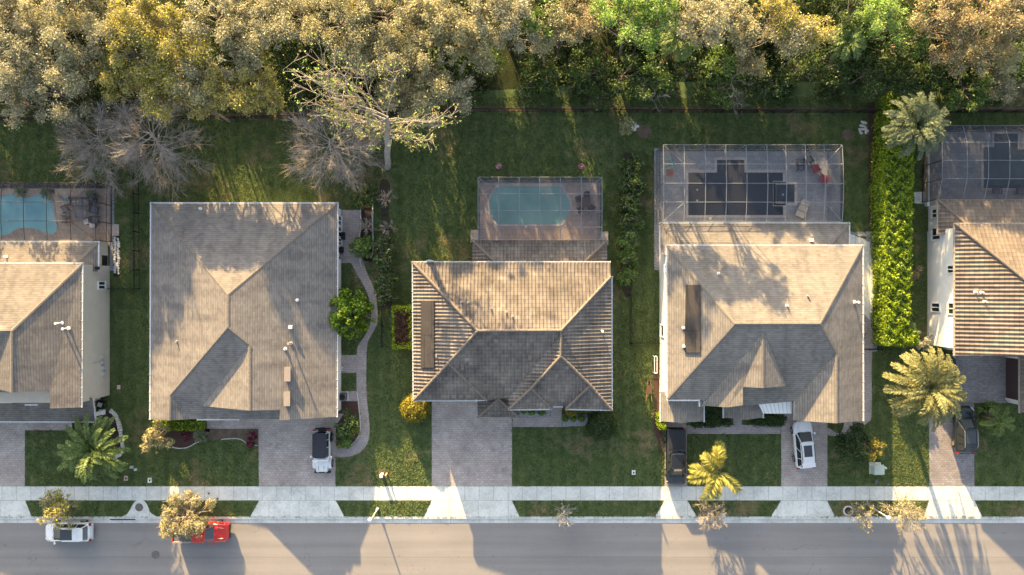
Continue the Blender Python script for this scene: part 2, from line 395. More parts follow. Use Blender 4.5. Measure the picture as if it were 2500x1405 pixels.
M['water_light'] = water_mat('pool_water_light', (0.17, 0.48, 0.60), (0.26, 0.62, 0.70))
M['water_teal'] = water_mat('pool_water_teal', (0.17, 0.36, 0.36), (0.24, 0.45, 0.43))
M['water_dark'] = water_mat('pool_water_dark', (0.010, 0.018, 0.028), (0.016, 0.028, 0.042))
M['water_navy'] = water_mat('pool_water_navy', (0.016, 0.045, 0.060), (0.03, 0.075, 0.095))
M['bark'] = plain('grey_bark', (0.20, 0.17, 0.14), 0.9, 0.3, 8.0, bump=0.6)
M['bark_pale'] = plain('pale_bark', (0.30, 0.285, 0.265), 0.9, 0.35, 5.0, bump=0.6)
M['twig'] = plain('bare_twig', (0.27, 0.245, 0.225), 0.9, 0.25, 5.0)
M['twig_pale'] = plain('pale_twig', (0.28, 0.25, 0.205), 0.9, 0.25, 5.0)
M['palmtrunk'] = plain('palm_trunk', (0.20, 0.15, 0.10), 0.9, 0.4, 10.0, bump=0.8)
LEAF = {
 'olive': leaf_mat('leaf_olive', [(0.227, 0.213, 0.102), (0.375, 0.359, 0.181), (0.477, 0.454, 0.244), (0.592, 0.556, 0.335)]),
 'grey': leaf_mat('leaf_grey_olive', [(0.243, 0.238, 0.150), (0.393, 0.388, 0.273), (0.555, 0.537, 0.407)]),
 'gold': leaf_mat('leaf_gold', [(0.229, 0.230, 0.045), (0.415, 0.375, 0.058), (0.600, 0.520, 0.076), (0.352, 0.327, 0.111)]),
 'tan': leaf_mat('leaf_tan', [(0.301, 0.283, 0.139), (0.464, 0.432, 0.236), (0.583, 0.554, 0.332)]),
 'lime': leaf_mat('leaf_lime', [(0.191, 0.297, 0.061), (0.305, 0.456, 0.099), (0.399, 0.576, 0.153)], 0.4),
 'rust': leaf_mat('leaf_rust', [(0.230, 0.165, 0.081), (0.370, 0.263, 0.126), (0.462, 0.359, 0.195)]),
 'dark': leaf_mat('leaf_dark', [(0.032, 0.055, 0.018), (0.059, 0.094, 0.029), (0.085, 0.124, 0.039)]),
 'green': leaf_mat('leaf_green', [(0.085, 0.151, 0.034), (0.142, 0.235, 0.049), (0.208, 0.311, 0.068)]),
 'bright': leaf_mat('leaf_bright', [(0.051, 0.116, 0.014), (0.102, 0.196, 0.020), (0.174, 0.268, 0.029)], 0.3),
 'hedge': leaf_mat('leaf_hedge', [(0.141, 0.228, 0.018), (0.247, 0.358, 0.020), (0.378, 0.468, 0.029)], 0.35),
 'yellowball': leaf_mat('leaf_yellow_green', [(0.131, 0.131, 0.017), (0.246, 0.217, 0.026), (0.348, 0.290, 0.043)]),
 'cream': leaf_mat('leaf_cream', [(0.232, 0.199, 0.079), (0.377, 0.334, 0.160), (0.493, 0.447, 0.239)]),
 'brown': leaf_mat('leaf_brown', [(0.05, 0.032, 0.02), (0.09, 0.055, 0.035), (0.13, 0.085, 0.055)]),
 'magenta': leaf_mat('leaf_magenta', [(0.10, 0.012, 0.03), (0.26, 0.02, 0.08), (0.05, 0.04, 0.02)]),
 'pink': leaf_mat('flower_pink', [(0.55, 0.03, 0.16), (0.65, 0.06, 0.20), (0.7, 0.6, 0.62)]),
 'whiteflower': leaf_mat('flower_white', [(0.7, 0.68, 0.7), (0.6, 0.5, 0.6)]),
 'orange': leaf_mat('palm_fruit', [(0.42, 0.14, 0.02), (0.55, 0.22, 0.03)]),
 'palm': leaf_mat('palm_green', [(0.082, 0.133, 0.036), (0.135, 0.196, 0.056), (0.194, 0.244, 0.077)], 0.2),
 'palmgrey': leaf_mat('palm_grey_green', [(0.078, 0.105, 0.052), (0.125, 0.157, 0.080), (0.167, 0.191, 0.105)], 0.2),
 'palmgold': leaf_mat('palm_gold', [(0.132, 0.143, 0.049), (0.210, 0.214, 0.082), (0.289, 0.279, 0.115)], 0.25),
 'palmyellow': leaf_mat('palm_yellow', [(0.255, 0.268, 0.060), (0.415, 0.402, 0.088), (0.542, 0.483, 0.133)], 0.3),
}
# ------------------------------------------------------------------ the setting
def poly_tris(loops):
    """loops of Vectors (first outer, rest holes) -> list of index triples into the joined list"""
    return tessellate_polygon(loops)

PAVED = []            # outlines kept free of grass blades
def sheet(name, pts, z, mat, holes=(), kind='structure', skirt=0.0, label=None, cat=None):
    """flat surface given by photo pixels at ground level"""
    if z > 0.001 and name not in ('forest_floor', 'lawn'): PAVED.append(list(pts))
    loops = [[Vector((P(x, y).x, P(x, y).y, z)) for x, y in lp] for lp in [pts] + list(holes)]
    flat = [p for lp in loops for p in lp]
    mb = MB()
    for t in poly_tris(loops):
        q = [flat[i] for i in t]
        if (q[1] - q[0]).cross(q[2] - q[0]).z < 0: q = q[::-1]
        mb.face(q)
    if skirt:
        for lp in loops:
            for a, b in zip(lp, lp[1:] + lp[:1]):
                mb.face([a, b, b - Vector((0, 0, skirt)), a - Vector((0, 0, skirt))])
    o = mb.build(name, mat)
    return tag(o, label, cat, None, kind)

def rect(x0, y0, x1, y1): return [(x0, y0), (x1, y0), (x1, y1), (x0, y1)]

ZR = -0.15
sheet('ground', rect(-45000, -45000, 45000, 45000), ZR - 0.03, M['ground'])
sheet('road', rect(-4000, 1270, 6500, 1462), ZR, M['road'])
sheet('lawn', rect(-3500, -3000, 6000, 1263), 0.0, M['lawn'], skirt=0.16)
sheet('lawn', rect(-3500, 1478, 6000, 2400), 0.0, M['lawn'], skirt=0.16)
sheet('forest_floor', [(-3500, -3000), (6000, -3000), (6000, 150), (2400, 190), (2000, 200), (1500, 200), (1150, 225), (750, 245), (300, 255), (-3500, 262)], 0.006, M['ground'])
# bare strip of soil along the back fence
sheet('soil_strip', [(-400, 286), (300, 283), (700, 276), (1150, 262), (1500, 262), (2130, 266), (2300, 262), (2900, 262), (2900, 274), (2130, 273), (1500, 270), (1150, 272), (700, 289), (300, 293), (-400, 297)], 0.010, M['dirt'])

# kerb: gutter pan at road level and a rolled step of 0.14 m up to the lawn
def kerb(y0, y1, name):
    mb = MB()
    prof = [(y0, 0.012), (y0 + 0.32 * (y1 - y0), 0.006), (y0 + 0.55 * (y1 - y0), -0.09), (y0 + 0.62 * (y1 - y0), -0.125), (y1, ZR + 0.012)]
    for (a, za), (b, zb) in zip(prof, prof[1:]):
        A, B = P(-3500, a), P(6000, a); C, D = P(6000, b), P(-3500, b)
        q = [Vector((A.x, A.y, za)), Vector((B.x, B.y, za)), Vector((C.x, C.y, zb)), Vector((D.x, D.y, zb))]
        if (q[1] - q[0]).cross(q[2] - q[0]).z < 0: q = q[::-1]
        mb.face(q)
    tag(mb.build(name, M['kerb']), kind='structure')
kerb(1261.5, 1278.5, 'kerb'); kerb(1479, 1462, 'kerb')
sheet('pavement', rect(-3500, 1188, 6000, 1222), 0.022, M['walk'], skirt=0.03)
sheet('pavement', rect(-3500, 1520, 6000, 1554), 0.022, M['walk'], skirt=0.03)

def apron(x0, x1, b0, b1):
    sheet('drive_apron', [(x0, 1222.5), (x1, 1222.5), (b1, 1261.5), (b0, 1261.5)], 0.016, M['apron'])
apron(-90, 62, -105, 77); apron(633, 820, 611, 841); apron(1054, 1250, 1036, 1268); apron(1622, 1678, 1600, 1701); apron(1907, 2019, 1882, 2038); apron(2268, 2379, 2254, 2398)
sheet('drain_apron', smooth_loop([(298, 1262), (312, 1253), (322, 1236), (331, 1224), (342, 1221), (353, 1224), (362, 1238), (368, 1252), (384, 1262)], 5, False), 0.018, M['apron'])

# driveways, paths, courts
sheet('driveway', rect(-90, 1029, 61, 1187.5), 0.014, M['paver'])
sheet('path', rect(61, 1029, 176, 1051), 0.014, M['paver'])
sheet('driveway', [(505, 1010), (840, 1010), (820, 1040), (819, 1187.5), (632, 1187.5), (631, 1047), (505, 1047)], 0.014, M['paver'])
inner = [(884, 632), (897, 668), (911, 700), (921, 740), (921, 790), (905, 822), (896, 850), (895, 960), (900, 1010), (902, 1060), (892, 1092), (868, 1111), (838, 1117), (820, 1115)]
outer = [(820, 1092), (845, 1094), (866, 1083), (878, 1055), (879, 1000), (871, 960), (871, 865), (877, 840), (892, 818), (905, 785), (904, 745), (893, 708), (873, 672), (856, 640)]
sheet('path', smooth_loop(inner, 4, False) + smooth_loop(outer, 4, False), 0.015, M['paver_path'])
sheet('patio', [(826, 513), (880, 513), (881, 555), (874, 600), (884, 632), (856, 643), (828, 643)], 0.012, M['paver_path'])
sheet('patio', rect(826, 867, 873, 911), 0.010, M['paver_path']); sheet('patio', rect(826, 955, 873, 980), 0.010, M['paver_path'])
sheet('driveway', [(1054, 960), (1250, 960), (1250, 1187.5), (1054, 1187.5)], 0.014, M['paver'])
sheet('path', [(1251, 1018), (1345, 1018), (1345, 985), (1372, 985), (1372, 1043), (1251, 1043)], 0.012, M['paver_path'])
sheet('driveway', [(1624, 1032), (1676, 1032), (1678, 1187.5), (1622, 1187.5)], 0.014, M['paver'])
sheet('path', [(1677, 1038), (1790, 1038), (1790, 1010), (1812, 1010), (1812, 1038), (1906, 1038), (1906, 1060), (1677, 1060)], 0.012, M['paver_path'])
sheet('driveway', [(1890, 985), (2020, 985), (2020, 1187.5), (1907, 1187.5), (1907, 1040), (1890, 1030)], 0.014, M['paver'])
sheet('path', smooth_loop([(2060, 785), (2127, 785), (2128, 900), (2128, 1010), (2118, 1032), (2085, 1052), (2050, 1064), (2022, 1063), (2022, 1045), (2060, 1040)], 4), 0.012, M['paver_path'])
sheet('driveway', [(2268, 985), (2378, 985), (2379, 1187.5), (2268, 1187.5)], 0.014, M['paver_dark'])
sheet('driveway', [(2268, 866), (2456, 866), (2456, 985), (2378, 984), (2268, 984)], 0.013, M['paver_dark'])
sheet('side_walk', smooth_loop([(2030, 580), (2100, 581), (2118, 590), (2125, 610), (2125, 784), (2030, 784)], 3), 0.010, M['walk'])
sheet('gravel_strip', rect(1597, 362, 1616, 660), 0.008, M['gravel'])
sheet('gravel_strip', [(2075, 566), (2128, 566), (2140, 600), (2142, 860), (2126, 860), (2126, 600), (2112, 577), (2075, 578)], 0.008, M['gravel'])
sheet('gravel_strip', rect(268, 446, 279, 662), 0.008, M['gravel'])
sheet('gravel_strip', rect(1250, 997, 1344, 1019), 0.009, M['gravel']); sheet('gravel_strip', [(1373, 1012), (1432, 1012), (1440, 1040), (1373, 1043)], 0.009, M['gravel'])
sheet('concrete_pad', rect(270, 548, 291, 576), 0.05, M['deck_beige'], skirt=0.05)
sheet('concrete_pad', [(2230, 470), (2263, 468), (2263, 499), (2233, 497)], 0.05, M['walk'], skirt=0.05)
sheet('concrete_pad', rect(1149, 562, 1175, 592), 0.05, M['deck_beige'], skirt=0.05)
sheet('concrete_pad', rect(1463, 566, 1485, 600), 0.05, M['deck_beige'], skirt=0.05)
# beds
sheet('flower_bed', smooth_loop([(178, 1012), (268, 1003), (290, 1030), (299, 1075), (294, 1098), (262, 1110), (215, 1100), (184, 1060)], 5), 0.009, M['mulch'])
sheet('flower_bed', smooth_loop([(400, 1040), (505, 1040), (500, 1075), (470, 1088), (432, 1094), (405, 1085)], 5), 0.008, M['redmulch'])
sheet('flower_bed', [(505, 1047), (631, 1047), (631, 1087), (608, 1082), (585, 1075), (540, 1073), (505, 1076)], 0.008, M['dirt'])
sheet('flower_bed', [(830, 980), (871, 978), (876, 1010), (878, 1055), (862, 1082), (838, 1092), (822, 1090), (820, 1020)], 0.008, M['redmulch'])
sheet('flower_bed', rect(277, 577, 293, 676), 0.009, M['mulch'])
sheet('flower_bed', [(1592, 885), (1612, 880), (1616, 1040), (1620, 1120), (1596, 1050), (1598, 970)], 0.008, M['redmulch'])
sheet('flower_bed', [(868, 470), (905, 470), (908, 640), (884, 636), (874, 600), (881, 555)], 0.008, M['mulch'])
sheet('flower_bed', smooth_loop([(930, 440), (952, 450), (950, 520), (956, 600), (953, 680), (957, 748), (930, 745), (928, 650), (932, 560), (927, 490)], 3), 0.007, M['soil_dark'])
sheet('flower_bed', smooth_loop([(1518, 382), (1546, 385), (1550, 480), (1545, 600), (1541, 716), (1520, 712), (1514, 600), (1517, 480)], 3), 0.007, M['soil_dark'])
sheet('flower_bed', smooth_loop([(1572 + 18 * math.cos(a), 322 + 17 * math.sin(a)) for a in np.arange(0, 6.28, 0.7)], 3), 0.009, M['dirt'])
sheet('flower_bed', smooth_loop([(2070 + 15 * math.cos(a), 330 + 15 * math.sin(a)) for a in np.arange(0, 6.28, 0.7)], 3), 0.009, M['dirt'])
sheet('flower_bed', rect(2120, 250, 2138, 860), 0.007, M['redmulch'])

# ------------------------------------------------------------------ houses
class House:
    def __init__(s, label, loc, wall, roofmat, rib=None, k=0.4, eave=2.6, fascia='fascia'):
        s.root = thing('house', label, 'house', (P(*loc).x, P(*loc).y, 0))
        s.o = s.root.location.copy()
        s.wallmat, s.roofmat, s.rib, s.k, s.eave, s.fascia = wall, roofmat, rib, k, eave, fascia
        s.pl = {}; s.faces = []; s.walls = MB(s.o); s.gut = []; s.acc = {}
    def plane(s, name, edge, eave=None, k=None, side=None):
        e = s.eave if eave is None else eave
        side = side or name[0]
        c = P(edge, 0, e).x if side in 'WE' else P(0, edge, e).y
        s.pl[name] = (side, c, e, s.k if k is None else k)
    def h(s, px, py, pl):
        side, c, e, k = s.pl[pl]; h = e
        for _ in range(30):
            q = P(px, py, h)
            h = e + k * {'W': q.x - c, 'E': c - q.x, 'N': c - q.y, 'S': q.y - c}[side]
        return h
    def face(s, pl, pts, side=None, mi=0):
        for p in pts:
            if len(p) > 2 or pl in s.pl:      # vertices without a height of their own take their neighbours'
                s.acc.setdefault((p[0], p[1]), []).append((p[2] if len(p) > 2 else s.h(p[0], p[1], pl), len(p) > 2))
        s.faces.append((side or (s.pl[pl][0] if pl in s.pl else pl[0]), [(p[0], p[1]) for p in pts], mi))
    def vert(s, key):
        a = s.acc[key]; ex = [x for x, f in a if f]
        return P(key[0], key[1], ex[0] if ex else sum(x for x, _ in a) / len(a))
    def wall_box(s, x0, y0, x1, y1, h, z0=-0.02):
        """wall block; pixels at ground level"""
        PAVED.append(rect(x0, y0, x1, y1))
        a, b = P(x0, y0), P(x1, y1)
        s.walls.box(((a.x + b.x) / 2, (a.y + b.y) / 2, (h + z0) / 2), (abs(b.x - a.x), abs(b.y - a.y), h - z0))
    def gable(s, pts, h):
        q = [s.vert(p) - Vector((0, 0, 0.15)) for p in pts]
        q = [v + Vector((0, 0.25, 0)) for v in q]
        s.walls.face(q + [Vector((v.x, v.y, h)) for v in q[::-1]])
    def build(s, caps=(), gutters=(), gutmat='gutter', capmat='cap_sh'):
        mb = MB(s.o); edges = {}
        for side, keys, fm in s.faces:
            V = [s.vert(k) for k in keys]
            al = math.sqrt(1 + s.k ** 2)
            uvf = (lambda p: (p.y, p.x * al if side == 'W' else -p.x * al)) if side in 'WE' else (lambda p: (p.x, p.y * al if side == 'S' else -p.y * al))
            for t in poly_tris([V]):
                q = [V[i] for i in t]
                if (q[1] - q[0]).cross(q[2] - q[0]).z < 0: q = q[::-1]
                if abs((q[1] - q[0]).cross(q[2] - q[0]).z) < 1e-6: continue
                if s.rib: s.ribs(mb, q, side, uvf, fm)
                else: mb.face(q, [uvf(p) for p in q], fm)
                mb.face([p - Vector((0, 0, 0.2)) for p in q[::-1]], mi=1)
            for a, b in zip(keys, keys[1:] + keys[:1]):
                edges.setdefault(frozenset((a, b)), []).append((a, b))
        for e in edges.values():
            if len(e) == 1:
                a, b = s.vert(e[0][0]), s.vert(e[0][1])
                up = Vector((0, 0, 0.05 if s.rib else 0.0)); dn = Vector((0, 0, 0.2))
                mb.face([a + up, b + up, b - dn, a - dn], mi=1)
        roof = mb.build('roof', [M[s.roofmat], M[s.fascia]], s.root)
        if caps:
            for line in caps:
                cb = MB(s.o)
                pts = [s.vert(k) + Vector((0, 0, 0.03 if not s.rib else 0.07)) for k in line]
                if s.rib:
                    for a, b in zip(pts, pts[1:]):
                        n = max(2, int((b - a).length / 0.42)); 
                        for i in range(n):
                            p, q = a.lerp(b, i / n), a.lerp(b, (i + 1.06) / n)
                            cb.tube([p, q], [0.15, 0.125], 8)
                else:
                    for a, b in zip(pts, pts[1:]):
                        d = (b - a).normalized(); sd = d.cross(Vector((0, 0, 1))).normalized() * 0.15
                        dz = Vector((0, 0, 0.05))
                        cb.face([a + sd - dz, b + sd - dz, b, a]); cb.face([a, b, b - sd - dz, a - sd - dz])
                cb.build('ridge_cap', M[capmat], roof)
        if gutters:
            for x0, y0, x1, y1, h in gutters:
                g = MB(s.o); a, b = P(x0, y0, h), P(x1, y1, h); c = (a + b) / 2; d = b - a
                g.box((c.x, c.y, h - 0.05), (d.length + 0.1, 0.13, 0.13), math.atan2(d.y, d.x))
                n = max(2, int(d.length / 0.9))
                for i in range(n + 1):
                    p = a.lerp(b, i / n); g.box((p.x, p.y, h + 0.03), (0.06, 0.20, 0.03), math.atan2(d.y, d.x))
                g.build('gutter', M[gutmat], roof)
        s.roof = roof
        s.walls.build('wall', M[s.wallmat], s.root)
        return roof
    def ribs(s, mb, tri, side, uvf, fm=0):
        ax = 1 if side in 'WE' else 0
        us = [p[ax] for p in tri]; w = s.rib; n = 5
        prof = [0.0, 0.062, 0.085, 0.062, 0.0]          # barrel then flat pan
        offs = [0.0, 0.14, 0.31, 0.48, 0.62]
        k0 = math.floor(min(us) / w); k1 = math.ceil(max(us) / w)
        for k in range(k0, k1 + 1):
            cuts = [(k + o) * w for o in offs] + [(k + 1) * w]; hh = prof + [0.0]
            for i in range(len(cuts) - 1):
                a, b = cuts[i], cuts[i + 1]
                poly = clip(clip(list(tri), ax, a, 1), ax, b, -1)
                if len(poly) < 3: continue
                out = []
                for p in poly:
                    t = min(1, max(0, (p[ax] - a) / (b - a)))
                    out.append(p + Vector((0, 0, hh[i] * (1 - t) + hh[i + 1] * t)))
                mb.face(out, [uvf(p) for p in poly], fm)
    def window(s, face, a0, a1, z0, z1, at, frame='white', panes=2):
        """window on a wall that faces W/E/S/N; at = wall plane in ground pixels, a0..a1 along the wall in ground pixels"""
        f, g = MB(s.o), MB(s.o)
        sgn = {'W': -1, 'E': 1, 'N': 1, 'S': -1}[face]
        if face in 'WE':
            x = P(at, 0).x; y0, y1 = sorted((P(0, a0).y, P(0, a1).y)); L = y1 - y0; c = (y0 + y1) / 2
            put = lambda mb, u, zc, lu, lz, off, th: mb.box((x + sgn * off, c + u, zc), (th, lu, lz))
        else:
            y = P(0, at).y; x0, x1 = sorted((P(a0, 0).x, P(a1, 0).x)); L = x1 - x0; c = (x0 + x1) / 2
            put = lambda mb, u, zc, lu, lz, off, th: mb.box((c + u, y + sgn * off, zc), (lu, th, lz))
        zc, Hh = (z0 + z1) / 2, z1 - z0
        put(f, 0, z1, L + 0.1, 0.1, 0.05, 0.12); put(f, 0, z0, L + 0.16, 0.1, 0.06, 0.16)
        for u in [-L / 2, L / 2] + ([0] if panes == 2 else []): put(f, u, zc, 0.08, Hh - 0.12, 0.05, 0.10)
        fr = f.build('window', M[frame], s.root)
        put(g, 0, zc, L - 0.02, Hh - 0.02, 0.02, 0.03); g.build('pane', M['glass'], fr)
    def slab(s, name, mat, pts, th=0.08, sub=None):
        """thin box part lying on the roof given by photo pixels with heights"""
        mb = MB(s.o); q = [P(*p) for p in pts]; up = Vector((0, 0, th))
        mb.face([p + up for p in q])
        for a, b in zip(q, q[1:] + q[:1]): mb.face([a, b, b + up, a + up])
        return mb.build(name, M[mat], s.root)
    def vent(s, px, py, pl, kind='pipe', mat='pvc'):
        h = s.h(px, py, pl) if isinstance(pl, str) else pl
        p = P(px, py, h); mb = MB(s.o)
        if kind == 'pipe': mb.cyl((p.x, p.y, h + 0.16), 0.075, 0.45, 10); mb.cyl((p.x, p.y, h + 0.02), 0.16, 0.08, 10)
        elif kind == 'tall': mb.cyl((p.x, p.y, h + 0.45), 0.07, 1.0, 10); mb.cyl((p.x, p.y, h + 0.93), 0.12, 0.10, 10); mb.cyl((p.x, p.y, h + 0.02), 0.18, 0.08, 10)
        elif kind == 'hood': mb.box((p.x, p.y, h + 0.17), (0.34, 0.34, 0.40), taper=0.9)
        elif kind == 'long':
            mb.box((p.x, p.y, h + 0.12), (0.5, 1.3, 0.40)); mb.box((p.x, p.y, h + 0.34), (0.62, 1.40, 0.06))
        mb.build('roof_vent', M[mat], s.roof)

def clip(poly, ax, lim, sg):
    out = []
    for a, b in zip(poly, poly[1:] + poly[:1]):
        da, db = sg * (a[ax] - lim), sg * (b[ax] - lim)
        if da >= 0: out.append(a)
        if (da > 0 > db) or (da < 0 < db): out.append(a.lerp(b, da / (da - db)))
    return out

# --- first house: two storeys, cut by the frame's edge
A = House('two storey cream house with tan shingle hip roof beside the dark picket side fence', (80, 840), 'stucco_cream', 'shingle_a', eave=4.9, k=0.40)
for n_, e_ in (('N', 643), ('E', 201), ('S', 985), ('W', -256)): A.plane(n_, e_)
A.plane('NL', 592, 2.75, 0.33, 'N'); A.plane('EL', 240, 2.75, 0.33, 'E'); A.plane('SL', 1029, 2.7, 0.33, 'S')
A.face('N', [(-256, 643), (202, 643), (28, 808), (-90, 808)])
A.face('E', [(202, 643), (199, 995), (122, 998), (122, 955), (28, 959), (28, 808)])
A.face('S', [(-90, 808), (28, 808), (-92, 930), (-92, 985), (-256, 985)])
A.face('W', [(-256, 643), (-90, 808), (-256, 985)])
hw = A.h(28, 859, 'E')
A.face('W9', [(28, 808), (28, 959), (-92, 955, 5.0), (-92, 930)], 'W')
A.face('SL', [(-256, 1029), (233, 1030), (226, 972), (-256, 972)])
A.face('NL', [(-256, 592), (240, 592), (187, 645), (187, 662), (-256, 662)])
A.face('EL', [(240, 592), (240, 664), (187, 662), (187, 645)])
A.wall_box(-225, 650, 268, 965, 4.85); A.wall_box(-225, 590, 264, 650, 2.6); A.wall_box(-225, 965, 235, 1012, 2.6)
A.gable([(122, 955), (28, 959), (-92, 955)], 4.6); A.gable([(199, 995), (122, 998)], 4.6)
A.build(caps=[[(202, 643), (28, 808)], [(28, 808), (28, 959)], [(240, 592), (187, 645)]],
        gutters=[(-250, 643, 203, 643, 4.9), (202, 643, 199, 994, 4.9), (-250, 592, 238, 592, 2.72), (241, 590, 241, 664, 2.75), (-250, 1030, 234, 1031, 2.7), (62, 989, 90, 989, 4.8), (226, 973, 234, 1030, 3.0)])
A.window('E', 688, 706, 0.9, 2.1, 268); A.window('S', 40, 90, 0.9, 2.1, 1012); A.window('S', 60, 100, 3.2, 4.3, 965)
for yy, zz, ww in ((868, 1.0, 0.3), (882, 1.1, 0.34), (895, 0.9, 0.4), (909, 0.8, 0.45)):
    mb = MB(A.o); p = P(268, yy); mb.box((p.x + 0.1, p.y, zz + 0.3), (0.2, ww, 0.55)); mb.build('meter_box', M['box_grey'], A.root)
mb = MB(A.o); a = P(268, 660); b = P(268, 880); mb.tube([(a.x + 0.05, b.y, 1.2), (a.x + 0.05, b.y, 3.0)], 0.03, 6); mb.build('conduit', M['box_grey'], A.root)
A.vent(151, 789, 'E', 'tall'); A.vent(168, 802, 'E', 'tall', 'pvc'); A.vent(16, 627, 'NL', 'pipe', 'pvc')
mb = MB(A.o); p = P(236, 655, 3.0); mb.box((p.x, p.y, 2.9), (0.3, 0.3, 0.35)); mb.build('wall_lamp', M['black'], A.root)
for (px, py) in ((239, 972), (252, 1006)):
    mb = MB(A.o); p = P(px, py); mb.box((p.x, p.y, 1.25), (0.35, 0.35, 2.5)); mb.box((p.x, p.y, 0.2), (0.5, 0.5, 0.4)); mb.box((p.x, p.y, 2.45), (0.5, 0.5, 0.12)); mb.build('porch_column', M['white'], A.root)

# --- second house: one storey, large
B = House('one storey tan shingle house with two brown box vents near its front gable', (600, 760), 'stucco_white', 'shingle_b', eave=2.6, k=0.377)
for n_, e_ in (('N', 497), ('E', 824), ('S', 1024), ('W', 369)): B.plane(n_, e_)
B.face('N', [(370, 497), (824, 497), (556, 720)])
B.face('W', [(370, 497), (556, 720), (556, 800), (415, 966), (413, 1027), (367, 1024)])
B.face('E', [(824, 497), (822, 1018), (682, 1027), (684, 1000), (609, 1003), (609, 843), (556, 800), (556, 720)])
B.face('S', [(556, 800), (609, 843), (495, 992), (583, 1003), (683, 1003), (683, 1024), (583, 1024), (482, 1024), (465, 1024), (415, 966)])
B.face('W9', [(609, 843), (609, 1003), (495, 992, 3.15)], 'W')
B.face('E9', [(415, 966), (413, 1027), (465, 1024)], 'E')
B.wall_box(411, 512, 833, 1000, 2.5)
B.gable([(822, 1018), (682, 1027), (684, 1000)], 2.4); B.gable([(684, 1000), (609, 1003), (495, 992)], 2.9); B.gable([(465, 1024), (413, 1027), (367, 1024)], 2.4)
B.build(caps=[[(370, 497), (556, 720)], [(824, 497), (556, 720)], [(556, 720), (556, 800)], [(556, 800), (415, 966)], [(556, 800), (609, 843)], [(609, 843), (609, 1003)], [(415, 966), (413, 1027)]],
        gutters=[(369, 496, 825, 496, 2.6), (825, 496, 823, 1018, 2.6), (368, 496, 366, 1024, 2.6), (482, 1025, 583, 1025, 2.58)])
B.vent(711, 799, 'E', 'hood', 'white'); B.vent(697, 852, 'E', 'pipe'); B.vent(711, 838, 'E', 'tall', 'lead'); B.vent(726, 733, 'E', 'pipe', 'white')
B.vent(433, 834, 'W', 'pipe', 'lead'); B.vent(490, 510, 'N', 'pipe', 'white')
B.vent(704, 913, 'E', 'long', 'ventbrown'); B.vent(703, 973, 'E', 'long', 'ventbrown')
for a0, a1 in ((530, 552), (556, 580), (584, 600)): B.window('E', a0, a1, 0.1, 2.3, 833, panes=2)
mb = MB(B.o); p = P(728, 1000); mb.box((p.x, p.y - 0.03, 1.15), (4.9, 0.06, 2.2)); mb.build('garage_door', M['white'], B.root)
mb = MB(B.o); p = P(600, 1000); mb.box((p.x, p.y - 0.03, 1.05), (1.0, 0.06, 2.1)); mb.build('door', M['wood'], B.root)
B.window('S', 420, 450, 0.8, 2.1, 1000); B.window('S', 500, 540, 0.8, 2.1, 1000)

# --- third house: barrel tile
C = House('grey brown barrel tile house with a teal swimming pool behind it', (1250, 810), 'stucco_tan', 'tile_a', rib=0.345, eave=4.6, k=0.40, fascia='gutter_tan')
for n_, e_ in (('N', 641), ('E', 1493), ('S', 977), ('W', 1008)): C.plane(n_, e_)
C.plane('NL', 587, 2.7, 0.30, 'N'); C.plane('WL', 1153, 2.7, 0.42, 'W'); C.plane('EL', 1482, 2.7, 0.42, 'E')
C.face('N', [(1008, 641), (1490, 641), (1491, 676), (1370, 807), (1166, 808)])
C.face('W', [(1008, 641), (1166, 808), (1095, 887), (1010, 978)])
C.face('S', [(1095, 887), (1187, 977), (1010, 978)])
C.face('S', [(1166, 808), (1370, 807), (1370, 815), (1240, 972), (1187, 977), (1095, 887)])
C.face('E', [(1491, 676), (1493, 1001), (1441, 941), (1369, 870), (1370, 815), (1370, 807)])
C.face('W2', [(1370, 815), (1369, 870, 6.75), (1297, 948, 5.48), (1242, 1000, 4.6), (1240, 972)], 'W')
C.face('S2', [(1369, 870, 6.75), (1441, 941, 5.47), (1382, 998, 4.6), (1372, 992, 4.66), (1352, 992, 4.66), (1345, 998, 4.6), (1297, 948, 5.48)], 'S')
C.face('S2', [(1297, 948, 5.48), (1345, 998, 4.6), (1242, 1000, 4.6)], 'S')
C.face('S2', [(1441, 941, 5.47), (1493, 1001, 4.6), (1382, 998, 4.6)], 'S')
C.face('S3', [(1217, 973, 4.0), (1268, 1019, 3.25), (1167, 1019, 3.25)], 'S')
C.face('W3', [(1217, 973, 4.0), (1167, 1019, 3.25), (1165, 976, 3.25)], 'W')
C.face('E3', [(1217, 973, 4.0), (1268, 1019, 3.25), (1268, 976, 3.25)], 'E')
C.face('NL', [(1153, 587), (1482, 587), (1427, 640), (1427, 662), (1208, 662), (1208, 640)])
C.face('WL', [(1153, 587), (1208, 640), (1208, 662), (1153, 662)]); C.face('EL', [(1482, 587), (1482, 662), (1427, 662), (1427, 640)])
C.wall_box(1032, 655, 1466, 945, 4.5); C.wall_box(1262, 945, 1466, 968, 4.5); C.wall_box(1178, 600, 1462, 655, 2.5); C.wall_box(1186, 945, 1240, 970, 3.0)
